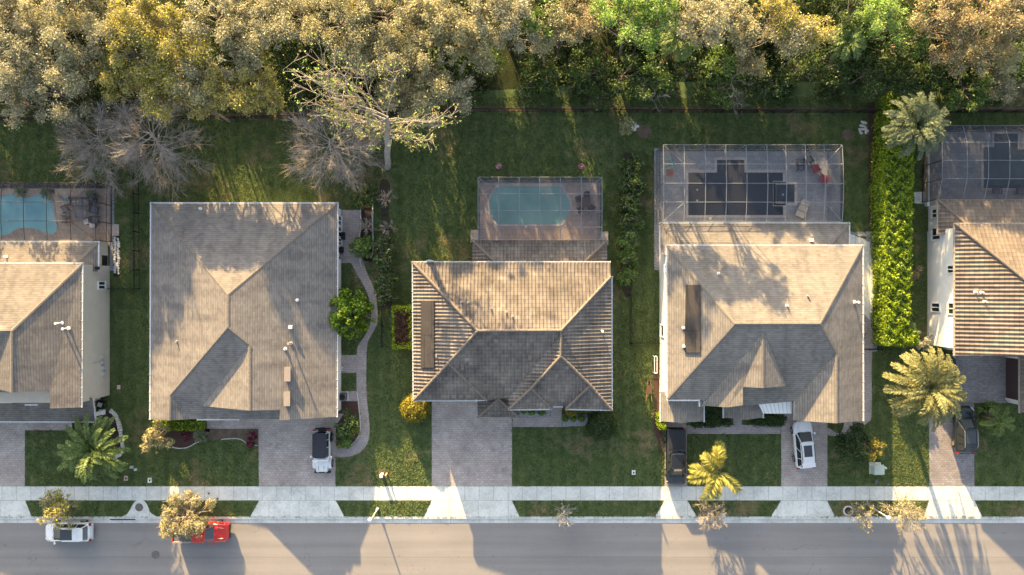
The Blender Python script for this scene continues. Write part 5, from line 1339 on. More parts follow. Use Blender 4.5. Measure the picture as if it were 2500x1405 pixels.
tree('round bright green tree beside the big shingle house', 853, 758, 67, 3.8, 'bright', L=0.28, W=0.20, dens=260, twigs=0, ncl=95, low=0.2, mix=('hedge', 0.35))
ball_shrub('yellow green ball shrub at the garage corner of the tile house', 1013, 996, 34, 2.3, 'yellowball', n=4200)
ball_shrub('large dark ball shrub on the lawn of the tile house', 1468, 1038, 34, 2.2, 'dark', n=4200)
ball_shrub('small clipped ball shrub against the tile house entry eave', 1394, 1002, 15, 1.2, 'yellowball', n=1000)
BS = [(1279, 1003, 8, 'leftmost small ball shrub in the gravel under the tile house eave'), (1298, 1006, 8, 'middle small ball shrub in the gravel under the tile house eave'), (1322, 1005, 10, 'rightmost small ball shrub in the gravel under the tile house eave'),
      (1380, 1022, 8, 'small ball shrub at the paved path end of the gravel bed'), (1400, 1023, 7, 'small ball shrub second from the path in the gravel bed'), (1419, 1022, 8, 'small ball shrub nearest the large dark ball shrub')]
for x, y, r_, lab in BS: ball_shrub(lab, x, y, r_, 0.7, 'green', n=420, L=0.13, W=0.09, group='small ball shrubs in the gravel beds')
tree('small pale cream flowering tree beside the front hedge', 379, 1066, 40, 3.0, 'cream', L=0.2, W=0.15, dens=110, twigs=3, low=0.3)
tree('leafy green shrub in the bed by the white off-roader', 845, 1035, 30, 2.0, 'green', name='shrub', cat='shrub', L=0.22, W=0.13, dens=120, twigs=2, mix=('dark', 0.4))
tree('yellow speckled shrub inside the path curve', 862, 1053, 17, 1.6, 'yellowball', name='shrub', cat='shrub', L=0.2, W=0.13, dens=90, twigs=1, mix=('green', 0.3))
tree('fine leaved shrub at the foot of the path curve', 838, 1076, 22, 1.2, 'green', name='shrub', cat='shrub', L=0.34, W=0.06, dens=150, twigs=1)
tree('dense dark green tree on the front lawn of the sand house', 2087, 1082, 46, 3.6, 'dark', L=0.2, W=0.13, dens=170, ncl=44, twigs=1, low=0.3)
tree('yellow lit small tree against the dense dark tree', 2131, 1098, 25, 3.4, 'yellowball', L=0.2, W=0.14, dens=110, twigs=2, low=0.3)
tree('small rusty shrub on the strip between hedge and white house', 2229, 666, 21, 1.8, 'rust', name='shrub', cat='shrub', L=0.2, W=0.1, dens=75, twigs=4)
tree('pale grey pruned shrub at the hedge foot by the white wall', 2252, 832, 24, 2.0, 'grey', name='shrub', cat='shrub', L=0.2, W=0.12, dens=110, twigs=2)
tree('low dark green shrub beside the white house corner', 2295, 850, 22, 1.0, 'green', name='shrub', cat='shrub', L=0.2, W=0.12, dens=110, twigs=1)
tree('dark narrow shrub at the east wall of the sand house', 2096, 775, 14, 1.8, 'dark', name='shrub', cat='shrub', L=0.18, W=0.11, dens=140, twigs=1)
tree('dark shrub farther down the east wall of the sand house', 2098, 820, 13, 1.6, 'dark', name='shrub', cat='shrub', L=0.18, W=0.11, dens=140, twigs=1)
tree('dark clipped bush at the court edge under the yellow palm', 2418, 1016, 30, 1.3, 'green', name='shrub', cat='shrub', L=0.2, W=0.12, dens=140, twigs=1)
for x, y, lab in ((455, 1063, 'magenta flowering plant in the mulch below the front hedge'), (613, 1062, 'magenta flowering plant at the driveway edge, upper one'), (612, 1085, 'magenta flowering plant at the driveway edge, lower one')):
    tree(lab, x, y, 13, 0.8, 'magenta', name='flowering_plant', cat='plant', L=0.2, W=0.09, dens=120, twigs=2, ncl=8)
tree('pink and white flowers beside the cream tree', 413, 1089, 6, 0.5, 'whiteflower', name='flowering_plant', cat='plant', L=0.12, W=0.09, dens=140, twigs=1, ncl=5, mix=('pink', 0.3))
for x, y, lab in ((1218, 412, 'flower stand with white and pink blooms behind the centre cage, nearer the pool'), (1416, 412, 'flower stand with bright pink blooms behind the centre cage table')):
    r, p = flower_stand(lab, x, y)
    q = np.array([[p.x + 0.13 * math.cos(a), p.y + 0.13 * math.sin(a), 1.35] for a in np.arange(0, 6.3, 0.9)])
    quads('flowers', clumps(q, np.full(len(q), 0.2), 260, 0.12, 0.1), [LEAF['pink'], LEAF['whiteflower']], r, rng.integers(0, 2, 260) if x < 1300 else (rng.random(260) < 0.25).astype(int), tuple(r.location))
for x, y, lab in ((50, 468, 'potted fern at the pool edge near the cage post'), (112, 472, 'larger potted fern between the pool and the small speaker'), (222, 478, 'potted plant beside the black kettle grill')):
    palm(lab, x, y, 0.55, 12, 0.75, 'palm', name='potted_plant', nl=14, ll=0.22, lw=0.03, trunk_r=0.16, cat='plant')

# palms
palm('large green palm in the stone edged bed of the cream house', 229, 1098, 3.0, 40, 3.75, 'palm', nl=50, ll=0.50, droop=1.1, e0=(0.15, 1.3), lw=0.06)
palm('tall grey green palm at the top of the bright hedge', 2237, 306, 6.5, 52, 3.3, 'palmgrey', nl=40, ll=0.52, droop=1.25, e0=(0.1, 1.35))
palm('large golden date palm with orange fruit over the paved court', 2268, 946, 6.0, 60, 4.15, 'palmgold', nl=52, ll=0.56, droop=1.2, e0=(0.0, 1.2), fruit=True)
palm('yellow foxtail palm with plume fronds on the sand house lawn', 1752, 1150, 3.4, 8, 3.4, 'palmyellow', nl=90, ll=0.80, lw=0.03, droop=1.5, e0=(0.35, 0.75), azs=[128, 95, 172, 196, 245, 262, 318, 80], bushy=0.9, trunk_r=0.14)
palm('small dark palm with one yellow lit frond by the garage', 2440, 1028, 2.6, 8, 1.9, 'palm', nl=44, ll=0.40, lw=0.035, droop=1.5, e0=(0.3, 0.8), bushy=0.9, trunk_r=0.12)
palm('small blue green palm in the mulch at the front hedge', 489, 1064, 0.8, 12, 0.9, 'palmgrey', nl=22, ll=0.26, lw=0.03, trunk_r=0.10)
palm('dark sabal palm in the wood below the olive crown', 1660, 95, 6.5, 26, 2.3, 'palm', nl=30, ll=0.5, droop=1.6, e0=(0.0, 1.2))
palm('second dark sabal palm in the wood, beside the deep green crown', 2070, 100, 6.0, 24, 2.2, 'palm', nl=30, ll=0.5, droop=1.6, e0=(0.0, 1.2))

# street trees on the verge
tree('small golden street tree over the white parked car', 143, 1243, 50, 3.4, 'gold', L=0.18, W=0.10, dens=62, ncl=36, twigs=6, hole=0.1, mix=('olive', 0.3), base=(172, 1240), low=0.3, flat=0.6)
tree('dense cream leaved street tree over the red pickup', 459, 1263, 64, 3.9, 'cream', L=0.18, W=0.09, dens=110, ncl=60, twigs=8, base=(476, 1245), low=0.3, mix=('olive', 0.3), twigmat='twig_pale')
bare_tree('small bare silvery street tree, first one right of the lamp post', 1379, 1264, 1.15, 2.4, 'street_tree', n1=13, n2=7, n3=5, mat='bark_pale', twig_r=0.016, trunk=0.04, base=(1375, 1243), group='bare street trees')
bare_tree('bare bushy street tree beside the black pickup drive', 1738, 1262, 1.5, 2.9, 'street_tree', n1=20, n2=9, n3=6, twig_r=0.014, mat='twig_pale', trunk=0.05, base=(1728, 1244), group='bare street trees')
bare_tree('thin bare street tree with few orange leaves by the ringed bed', 2106, 1262, 1.35, 3.0, 'street_tree', n1=12, n2=7, n3=4, mat='twig', trunk=0.05, base=(2080, 1245), leaf='rust', leafn=420, group='bare street trees', leafL=0.14, mix=('gold', 0.5))
bare_tree('sunlit street tree with dried cream leaves by the far lamp', 2218, 1252, 1.9, 4.2, 'street_tree', n1=15, n2=9, n3=6, mat='twig_pale', trunk=0.07, base=(2172, 1238), leaf='cream', leafn=1300, group='bare street trees', leafL=0.15)

# ---- standing grass blades on the lawns round the houses
def inside(x, y, poly):
    r = np.zeros(len(x), bool); n = len(poly)
    for i in range(n):
        (xi, yi), (xj, yj) = poly[i], poly[i - 1]
        if yi == yj: continue
        c = ((yi > y) != (yj > y)) & (x < (xj - xi) * (y - yi) / (yj - yi) + xi); r ^= c
    return r
seed(5, 6)
n = 560000
gx, gy = rng.uniform(-60, 2560, n), rng.uniform(236, 1263, n)
ok = ~((gy > 1187) & (gy < 1223))
for poly in PAVED:
    if len(poly) >= 3: ok &= ~inside(gx, gy, poly)
gx, gy = gx[ok], gy[ok]; m_ = len(gx)
pos = np.stack([(gx - CX) * S + rng.normal(size=m_) * 0.045, (CY - gy) * S + rng.normal(size=m_) * 0.045, np.full(m_, 0.035)], 1)
nr = unit(rng.normal(size=(m_, 3)) * 0.8 + np.array([0, 0, 0.15]))
o = quads('grass', leaf_quads(pos, nr, 0.15, 0.07), M['blade']); tag(o, kind='stuff')
# ------------------------------------------------------------------ vehicles
def car(label, cat, px, py, deg, paint, L=4.7, W=1.9, H=1.68, style='suv', glassroof=None, rails=None, bed=None, name='parked_car', hood=1.0, roof_paint=None, front=None, wind=None, back=None):
    p = P(px, py, 0.9); root = thing(name, label, cat, (p.x, p.y, ZR if py > 1270 else 0.016), math.radians(deg))
    h2, w2 = L / 2, W / 2
    belt = {'suv': 1.02, 'pickup': 1.14, 'jeep': 1.15}[style] * hood
    if style == 'pickup': cab0, cab1 = 0.20 * L, -0.12 * L
    elif style == 'jeep': cab0, cab1 = 0.16 * L, -0.455 * L
    else: cab0, cab1 = 0.215 * L, -0.46 * L
    if front: cab0 = front * L
    # lower body: lofted sections from nose to tail
    def sec(x, w, zt, zb=0.32):
        pr = [(w * 0.86, zb), (w * 0.98, zb + 0.12), (w, zb + 0.32), (w * 0.985, zt - 0.16), (w * 0.93, zt - 0.05), (w * 0.75, zt), (w * 0.35, zt + 0.025), (0, zt + 0.032)]
        return [Vector((x, y, z)) for y, z in pr] + [Vector((x, -y, z)) for y, z in pr[-2::-1]]
    nose = belt * 0.86
    if style == 'jeep':
        S_ = [(h2 * 0.93, 0.60 * w2, 0.95), (h2 * 0.92, 0.64 * w2, 1.08), (h2 * 0.5, 0.70 * w2, 1.15), (cab0 + 0.1, 0.76 * w2, 1.18), (cab0, 0.86 * w2, 1.16), (-h2 * 0.88, 0.86 * w2, 1.16), (-h2 * 0.9, 0.82 * w2, 1.1)]
    elif style == 'pickup':
        S_ = [(h2, 0.55 * w2, 0.80), (h2 - 0.06, 0.80 * w2, 0.98), (h2 - 0.22, 0.93 * w2, 1.06), (h2 * 0.72, 0.98 * w2, 1.12), (cab0 + 0.15, w2, belt + 0.02), (cab0 - 0.4, w2, belt), (cab1, w2, belt), (cab1 - 0.05, w2, belt - 0.03), (-h2 + 0.12, 0.98 * w2, belt - 0.03), (-h2, 0.95 * w2, belt - 0.08)]
    else:
        S_ = [(h2, 0.48 * w2, nose - 0.22), (h2 - 0.07, 0.72 * w2, nose - 0.06), (h2 - 0.25, 0.90 * w2, nose + 0.02), (h2 * 0.74, 0.97 * w2, nose + 0.08), (cab0 + 0.25, w2, belt - 0.02), (0.3, w2, belt), (-1.0, w2, belt + 0.03), (-h2 + 0.45, 0.98 * w2, belt + 0.02), (-h2 + 0.14, 0.91 * w2, belt - 0.05), (-h2 + 0.02, 0.80 * w2, belt - 0.2)]
    mb = MB(); mb.loft([sec(*q) for q in S_]); body = mb.build('body', M[paint], root, True)
    # greenhouse: glass shell with roof panel and pillars in body colour
    tw, bw = (0.70, 0.90) if style != 'jeep' else (0.74, 0.80)
    zr = H - 0.06
    f0, f1 = cab0, cab0 - (wind or (0.82 if style == 'suv' else 0.70 if style == 'pickup' else 0.22))
    r0, r1 = cab1, cab1 + (back or 0.50 if style == 'suv' else 0.16 if style == 'pickup' else 0.04)
    def ring(a, b, w, z, rc):
        return [Vector((a, -w * 0.55, z)), Vector((a, w * 0.55, z)), Vector((a - rc * 0.5, w * 0.86, z)), Vector((a - rc * 1.5, w, z)), Vector(((a + b) / 2, w, z)), Vector((b + rc, w, z)), Vector((b + rc * 0.3, w * 0.88, z)), Vector((b, w * 0.55, z)), Vector((b, -w * 0.55, z)), Vector((b + rc * 0.3, -w * 0.88, z)), Vector((b + rc, -w, z)), Vector(((a + b) / 2, -w, z)), Vector((a - rc * 1.5, -w, z)), Vector((a - rc * 0.5, -w * 0.86, z))]
    rg0 = ring(f0, r0, bw * w2, belt - 0.02, 0.22); rg1 = ring(f1, r1, tw * w2, zr, 0.14)
    mb = MB(); mb.loft([rg0, rg1]); mb.build('window', M['carglass'], root)
    mb = MB(); rp = ring(f1 + 0.03, r1 - 0.03, tw * w2 + 0.02, zr, 0.14); rq = ring(f1 - 0.05, r1 + 0.05, tw * w2 - 0.05, zr + 0.055, 0.16); rr = ring(f1 - 0.4, r1 + 0.4, tw * w2 * 0.5, zr + 0.075, 0.1)
    mb.loft([rp, rq, rr]); roof = mb.build('roof', M[roof_paint or paint], root)
    mb = MB()
    for i in (2, 6, 9, 13): mb.tube([rg0[i] + Vector((0, 0, 0)), rg1[i]], [0.06, 0.045], 5)
    for fr in ((0.40, 0.75) if style != 'pickup' else (0.5,)):
        for i0, i1 in ((3, 5), (12, 10)):
            mb.tube([rg0[i0].lerp(rg0[i1], fr), rg1[i0].lerp(rg1[i1], fr)], 0.04, 4)
    mb.build('pillar', M[paint], root)
    if glassroof:
        a, b, wd = glassroof; mb = MB(); z = zr + 0.066
        mb.box(((a + b) / 2, 0, z), (abs(a - b), wd, 0.035), taper=0.96); mb.build('sunroof', M['carglass'], roof)
    if rails:
        for sy in (-1, 1):
            mb = MB(); y = sy * (tw * w2 - 0.04); mb.tube([(f1 - 0.25, y, zr + 0.05), (f1 - 0.4, y, zr + 0.12), (r1 + 0.4, y, zr + 0.12), (r1 + 0.2, y, zr + 0.05)], 0.03, 5); mb.build('roof_rail', M[rails], roof)
    for sy in (-1, 1):
        mb = MB(); mb.loft([[Vector((cab0 - 0.22 + 0.12 * math.cos(a) * s_, sy * (w2 + 0.06 + 0.11 * math.sin(a) * s_), belt + 0.06 + dz)) for a in np.arange(0, 6.28, 0.79)] for s_, dz in ((0.5, -0.07), (1, -0.03), (1, 0.05), (0.4, 0.09))]); mb.tube([(cab0 - 0.2, sy * w2 * 0.93, belt), (cab0 - 0.2, sy * (w2 + 0.02), belt + 0.04)], 0.03, 5); mb.build('mirror', M[paint], root)
        y = sy * w2
        wb = 0.30 * L
        for x in (wb, -wb):
            rw = 0.36 if style == 'suv' else 0.41
            t = MB(); t.loft([[Vector((x + r * math.cos(a), y + sy * dy, rw + r * math.sin(a))) for a in np.arange(0, 6.28, 0.35)] for r, dy in ((rw * 0.6, -0.22), (rw, -0.2), (rw, -0.03), (rw * 0.92, 0.03), (rw * 0.62, 0.03))]); wh = t.build('wheel', M['rubber'], root)
            t = MB(); t.cyl((x, y + sy * 0.02, rw), rw * 0.62, 0.04, 14, axis='Y')
            for k in range(5): a = k * 1.2566; t.box((x + 0.18 * math.cos(a), y + sy * 0.045, rw + 0.18 * math.sin(a)), (0.06, 0.02, 0.06))
            t.build('rim', M['rim'], wh)
        xl = S_[2][0] + (0.06 if style != 'jeep' else -1.2)
        if style == 'jeep': mb = MB(); mb.cyl((h2 * 0.93 + 0.03, sy * 0.42 * w2, 0.92), 0.10, 0.05, 12, axis='X')
        else: mb = MB(); mb.loft([[Vector((x, sy * yy, z)) for x, yy, z in q] for q in ([(h2 - 0.10, w2 * 0.58, nose - 0.14), (h2 - 0.40, w2 * 0.93, nose - 0.10), (h2 - 0.40, w2 * 0.86, nose + 0.03), (h2 - 0.12, w2 * 0.60, nose - 0.02)], [(h2 - 0.02, w2 * 0.58, nose - 0.16), (h2 - 0.38, w2 * 0.985, nose - 0.12), (h2 - 0.38, w2 * 0.90, nose + 0.05), (h2 - 0.06, w2 * 0.62, nose + 0.0)])])
        mb.build('headlight', M['lightglass'], root)
        mb = MB(); mb.box((-h2 + 0.07, sy * w2 * 0.80, belt - 0.2), (0.16, 0.26, 0.22)); mb.build('taillight', M['redglass'], root)
    mb = MB(); mb.box((h2 - 0.05, 0, 0.5), (0.16, W * 0.66, 0.22)); mb.box((h2 - 0.09, 0, 0.68), (0.10, W * 0.5, 0.12)); mb.build('grille', M['black'], root)
    mb = MB(); mb.box((-h2 + 0.01, 0, 0.55), (0.12, W * 0.8, 0.26)); mb.build('rear_bumper', M['black' if style != 'suv' else paint], root)
    if style == 'suv':      # hood creases and rear glass spoiler
        for sy in (-1, 1): mb = MB(); mb.tube([(h2 - 0.3, sy * w2 * 0.45, nose + 0.065), (cab0 + 0.2, sy * w2 * 0.62, belt + 0.02)], 0.025, 4); mb.build('hood_crease', M[paint], body)
        mb = MB(); mb.box((r1 - 0.10, 0, zr + 0.02), (0.28, tw * W * 0.94, 0.04)); mb.build('spoiler', M[paint], roof)
        for sy in (-0.3, 0.3): mb = MB(); mb.tube([(cab0 + 0.04, sy, belt + 0.03), (cab0 - 0.20, sy + 0.35, belt + 0.27)], 0.012, 4); mb.build('wiper', M['black'], root)
    if style == 'pickup':
        b0, b1 = cab1 - 0.12, -h2 + 0.12
        if bed == 'cover':
            mb = MB(); mb.box(((b0 + b1) / 2, 0, belt + 0.03), (abs(b1 - b0), W * 0.84, 0.05), taper=0.985); mb.build('bed_cover', M['bedcover'], root)
        else:
            mb = MB(); mb.box(((b0 + b1) / 2, 0, belt + 0.02), (abs(b1 - b0), W * 0.78, 0.02)); mb.build('bed', M['bedliner'], root)
            for sy in (-1, 1): mb = MB(); mb.box(((b0 + b1) / 2, sy * W * 0.44, belt + 0.07), (abs(b1 - b0), 0.16, 0.14)); mb.build('bed_rail', M['bedrail'], root)
            mb = MB(); mb.box((b1, 0, belt + 0.07), (0.1, W * 0.86, 0.14)); mb.build('tailgate', M[paint], root)
        for sy in (-1, 1): mb = MB(); mb.tube([(h2 - 0.35, sy * w2 * 0.5, 1.10), (cab0 + 0.2, sy * w2 * 0.58, belt + 0.04)], 0.03, 4); mb.build('hood_crease', M[paint], body)
    if style == 'jeep':
        for sy in (-1, 1):
            for x in (0.30 * L, -0.30 * L):
                mb = MB(); mb.loft([[Vector((x + 0.56 * math.cos(a), sy * yy, 0.40 + 0.58 * math.sin(a) * k)) for a in np.linspace(0.05, 3.09, 9)] for yy, k in ((w2 * 0.62, 1.0), (w2 * 1.0, 1.0), (w2 * 1.0, 0.93))], closed=False, cap=False); mb.build('fender', M[paint if x > 0 else 'black'], root)
        mb = MB(); mb.cyl((-h2 + 0.0, 0.05, 1.0), 0.40, 0.26, 20, axis='X'); mb.cyl((-h2 - 0.14, 0.05, 1.0), 0.24, 0.03, 14, axis='X'); mb.build('spare_wheel', M['rubber'], root)
        mb = MB(); mb.box((h2 * 0.97, 0, 0.62), (0.22, W * 0.86, 0.2)); mb.build('front_bumper', M['black'], root)
        mb = MB(); mb.box((h2 * 0.99 + 0.06, 0, 0.62), (0.03, 0.6, 0.16)); mb.build('plate', M['white'], root)
        mb = MB(); mb.box((cab0 + 0.03, 0, H - 0.10), (0.10, W * 0.74, 0.10)); mb.build('windscreen_frame', M[paint], root)
        for x in (0.02, -0.75, -1.5):
            mb = MB(); mb.tube([(x, -tw * w2 * 0.98, zr + 0.06), (x, tw * w2 * 0.98, zr + 0.06)], 0.012, 4); mb.build('roof_seam', M['black'], roof)
        for sy in (-1, 1):
            for q in ((1.55, 0.4), (1.75, 0.15)): mb = MB(); mb.box((q[0], sy * 0.28, 1.20), (0.10, 0.05, 0.03)); mb.build('hood_latch', M['black'], body)
    return root
M['p_white'] = paint_mat('white_car_paint', (0.72, 0.73, 0.74)); M['p_red'] = paint_mat('red_car_paint', (0.50, 0.018, 0.012))
M['p_black'] = paint_mat('black_car_paint', (0.012, 0.013, 0.016)); M['p_teal'] = paint_mat('dark_car_paint', (0.010, 0.016, 0.019))
M['softtop'] = plain('soft_top_cloth', (0.030, 0.034, 0.045), 0.8, 0.12, 6.0)
M['bedcover'] = plain('bed_cover_vinyl', (0.028, 0.030, 0.034), 0.55, 0.15, 4.0); M['bedliner'] = plain('bed_liner', (0.12, 0.125, 0.12), 0.8, 0.3, 5.0); M['bedrail'] = plain('bed_rail_plastic', (0.30, 0.27, 0.24), 0.6, 0.1)
car('white car parked at the kerb under the small golden tree', 'car', 162, 1302, 180, 'p_white', 4.7, 1.98, 1.62, glassroof=(0.30, -0.95, 1.10), front=0.30, wind=1.15, back=0.42)
car('red pickup parked on the road under the dense cream tree', 'pickup truck', 488, 1302, 0, 'p_red', 5.7, 2.0, 1.85, 'pickup', bed='open', name='pickup_truck', front=0.275, wind=0.75)
car('black pickup with covered bed on the narrow paved drive', 'pickup truck', 1651, 1116, -90, 'p_black', 5.75, 2.02, 1.88, 'pickup', bed='cover', name='pickup_truck', front=0.315, wind=0.80)
car('white car with its nose under the sand house garage eave', 'car', 1964, 1087, 94.5, 'p_white', 4.85, 1.98, 1.70, glassroof=(0.15, -1.05, 0.86), rails='black', front=0.29, wind=0.92, back=0.35)
car('dark car with pale roof rails on the far paved driveway', 'car', 2358, 1051, 91, 'p_teal', 4.8, 1.98, 1.70, glassroof=(0.10, -1.2, 0.95), rails='rim', front=0.25, wind=0.80, back=0.40)
car('black car half hidden under the golden date palm', 'car', 2312, 920, 90, 'p_black', 4.6, 1.9, 1.5)
car('white off-roader with a dark blue soft top by the path curve', 'off-roader', 786, 1102, -90, 'p_white', 4.5, 1.92, 1.86, 'jeep', name='off_roader', roof_paint='softtop')

# ------------------------------------------------------------------ street furniture and small things
def lamp(label, bx, by, hx, hy):
    b = P(bx, by, 0); b = P(bx, by, 0.0); root = thing('street_lamp', label, 'street lamp', (b.x, b.y, 0)); o = root.location
    top = Vector((b.x, b.y, 3.6)); hd = P(hx, hy, 3.75)
    mb = MB(o); mb.cyl((b.x, b.y, 0.22), 0.17, 0.44, 12, r2=0.12); mb.tube([(b.x, b.y, 0), (b.x, b.y, 1.5), (b.x, b.y, 3.6)], [0.085, 0.075, 0.06], 10); mb.cyl((b.x, b.y, 3.62), 0.10, 0.12, 10); mb.build('pole', M['lamp_post'], root)
    mb = MB(o); mb.tube([top, top.lerp(hd, 0.5) + Vector((0, 0, 0.12)), hd], 0.05, 8); mb.build('arm', M['lamp_post'], root)
    mb = MB(o); mb.ball(hd - Vector((0, 0, 0.02)), 0.20, 14, 8, 0.75); mb.build('lamp_head', M['lamp_glass'], root, True)
lamp('pale street lamp on the sunlit verge beside the grey tile drive', 922, 1243, 903, 1270)
lamp('pale street lamp between the two leafless trees near the far drive', 2126, 1238, 2170, 1265)

def plate(name, label, cat, px, py, w, l, h, mat, lid=None, deg=0, group=None):
    p = P(px, py); root = thing(name, label, cat, (p.x, p.y, 0), math.radians(deg), group)
    mb = MB(); mb.box((0, 0, h / 2), (w, l, h), taper=0.95); mb.build('box', M[mat], root)
    mb = MB()
    if lid: mb.box((0, 0, h + 0.012), (w * 0.35, l * 0.4, 0.02)); mb.build('lid', M[lid], root)
    else: mb.box((0, 0, h + 0.008), (w * 0.8, l * 0.8, 0.014)); mb.build('lid', M[mat], root)
    return root
plate('utility_box', 'small beige utility lid on the shaded lawn beside the cream house', 'utility box', 290, 946, 0.36, 0.46, 0.05, 'box_beige')
plate('utility_box', 'pale utility lid left of its twin below the green palm', 'utility box', 322, 1141, 0.42, 0.30, 0.05, 'box_grey')
plate('utility_box', 'pale green utility lid right of its twin below the green palm', 'utility box', 331, 1147, 0.36, 0.26, 0.05, 'tcgreen')
plate('utility_box', 'beige meter box with red lid on the lawn above the pavement', 'utility box', 308, 1168, 0.42, 0.52, 0.05, 'box_beige', 'brass_rust')
plate('utility_box', 'white meter box with dark lid nearest the sunlit lawn wedge', 'utility box', 366, 1173, 0.42, 0.52, 0.05, 'white', 'black')
plate('utility_box', 'white meter box on the tile house lawn', 'utility box', 1547, 1154, 0.40, 0.48, 0.05, 'white', 'black')
plate('utility_box', 'pale square utility cover on the verge by the cream tree', 'utility box', 402, 1257, 0.55, 0.55, 0.06, 'walk')
plate('utility_box', 'pale square utility cover on the verge by the bushy bare tree', 'utility box', 1765, 1259, 0.55, 0.55, 0.06, 'walk')
plate('utility_box', 'dark utility lid on the lawn above the pavement, nearer the green cabinet', 'utility box', 2140, 1177, 0.38, 0.5, 0.04, 'iron')
plate('utility_box', 'small dark utility lid at the pavement edge near the sunlit lawn', 'utility box', 2168, 1184, 0.34, 0.3, 0.04, 'iron')
plate('inspection_cover', 'small dark square cover in the middle of the pavement', 'cover', 510, 1205, 0.22, 0.22, 0.028, 'iron'); plate('inspection_cover', 'small dark square cover at the verge edge of the pavement', 'cover', 531, 1218, 0.22, 0.22, 0.028, 'iron')
p = P(2136, 1143); r = thing('transformer_cabinet', 'pale green utility cabinet beside the yellow lit tree', 'cabinet', (p.x, p.y, 0)); mb = MB(); mb.box((0, -0.1, 0.40), (1.0, 0.85, 0.80), taper=0.97); mb.build('body', M['tcgreen'], r); mb = MB(); mb.box((0.03, 0, 0.83), (1.02, 0.9, 0.06)); mb.box((0.1, 0.38, 0.84), (0.75, 0.3, 0.05)); mb.build('lid', M['tcgreen'], r); mb = MB(); mb.box((0, 0, 0.03), (1.2, 1.2, 0.06)); mb.build('base', M['walk'], r)
p = P(2155, 1140); r = thing('utility_post', 'small green round utility post next to the cabinet', 'post', (p.x, p.y, 0)); mb = MB(); mb.cyl((0, 0, 0.3), 0.12, 0.6, 12); mb.ball((0, 0, 0.6), 0.13, 10, 6); mb.build('body', M['tcgreen'], r)
p = P(934, 1158); r = thing('utility_pedestal', 'white squared utility pedestal on the sunlit lawn', 'pedestal', (p.x, p.y, 0)); mb = MB(); mb.box((0, 0, 0.4), (0.28, 0.28, 0.8)); mb.box((0, 0, 0.82), (0.34, 0.34, 0.08), taper=0.8); mb.build('body', M['pvc'], r); mb = MB(); mb.box((0.0, -0.05, 0.02), (0.5, 0.9, 0.04)); mb.build('base', M['dirt'], r)
p = P(945, 1156); r = thing('utility_post', 'thin beige utility post beside the white pedestal', 'post', (p.x, p.y, 0)); mb = MB(); mb.cyl((0, 0, 0.42), 0.08, 0.84, 10); mb.ball((0, 0, 0.84), 0.09, 8, 5); mb.build('body', M['box_beige'], r)
def manhole(label, px, py, z):
    p = P(px, py); r = thing('manhole_cover', label, 'manhole cover', (p.x, p.y, z)); mb = MB(); mb.cyl((0, 0, 0.008), 0.33, 0.016, 24); mb.build('lid', M['iron'], r)
    mb = MB(); n = 24
    for k in range(n):
        a, b = 2 * math.pi * k / n, 2 * math.pi * (k + 1) / n; mb.face([Vector((q * math.cos(t), q * math.sin(t), 0.02)) for q, t in ((0.33, a), (0.42, a), (0.42, b), (0.33, b))])
    mb.build('rim', M['iron'], r)
manhole('round iron manhole cover in the concrete bell on the verge', 340, 1239, 0.018); manhole('round iron manhole cover in the road between the car and the pickup', 378, 1356, ZR + 0.004)
# storm drain mouth in the kerb
a, b = P(268, 1268.5), P(330, 1268.5); r = thing('storm_drain', 'dark storm drain mouth in the kerb below the manhole bell', 'drain', ((a.x + b.x) / 2, a.y, ZR)); mb = MB(); mb.box((0, 0, 0.09), (b.x - a.x, 0.16, 0.10)); mb.build('opening', M['black'], r); mb = MB(); mb.box((0, 0.14, 0.16), (b.x - a.x + 0.3, 0.18, 0.05)); mb.build('hood', M['kerb'], r)
# ring planter on the verge
p = P(2070, 1247); r = thing('planter_ring', 'round pale stone ring on the verge around a dark bed', 'planter', (p.x, p.y, 0)); mb = MB()
for k in range(14):
    t = k * 2 * math.pi / 14; mb.box((0.46 * math.cos(t), 0.46 * math.sin(t), 0.06), (0.14, 0.19, 0.14), t)
mb.build('ring', M['stone'], r); mb = MB(); mb.cyl((0, 0, 0.02), 0.42, 0.05, 18); mb.build('soil', M['mulch'], r)
p = P(1729, 1134); r = thing('planter_ring', 'round grey stone ring at the foot of the yellow palm', 'planter', (p.x, p.y, 0)); mb = MB()
for k in range(14):
    t = k * 2 * math.pi / 14; mb.box((0.5 * math.cos(t), 0.5 * math.sin(t), 0.06), (0.14, 0.19, 0.14), t)
mb.build('ring', M['box_grey'], r); mb = MB(); mb.cyl((0, 0, 0.02), 0.45, 0.05, 18); mb.build('soil', M['mulch'], r)
# edgings
def edging(label, pts, wd=0.16, h=0.1, mat='stone', name='stone_edging'):
    q = [P(x, y) for x, y in smooth_loop(pts, 5, False)]; root = thing(name, label, 'edging', (q[0].x, q[0].y, 0)); mb = MB(root.location); acc = 0
    for a, b in zip(q, q[1:]):
        d = b - a; n = max(1, round(d.length / (wd * 1.6)))
        for i in range(n):
            c = a.lerp(b, (i + 0.5) / n); mb.box((c.x, c.y, h / 2), (d.length / n * 0.93, wd * (0.85 + 0.3 * random.random()), h * (0.8 + 0.4 * random.random())), math.atan2(d.y, d.x) + random.uniform(-.06, .06), taper=0.85)
    mb.build('stones', M[mat], root)
edging('curved white stone edging around the green palm bed', [(269, 1002), (283, 1015), (292, 1040), (298, 1075), (300, 1098), (290, 1112), (278, 1117)], 0.42, 0.12)
edging('short white stone edging left of the green palm', [(178, 1053), (190, 1072), (205, 1090)], 0.35, 0.12)
edging('thin pale edging curving below the pink flower bed', [(420, 1092), (440, 1095), (460, 1092), (478, 1082), (490, 1078)], 0.10, 0.08, 'walk')
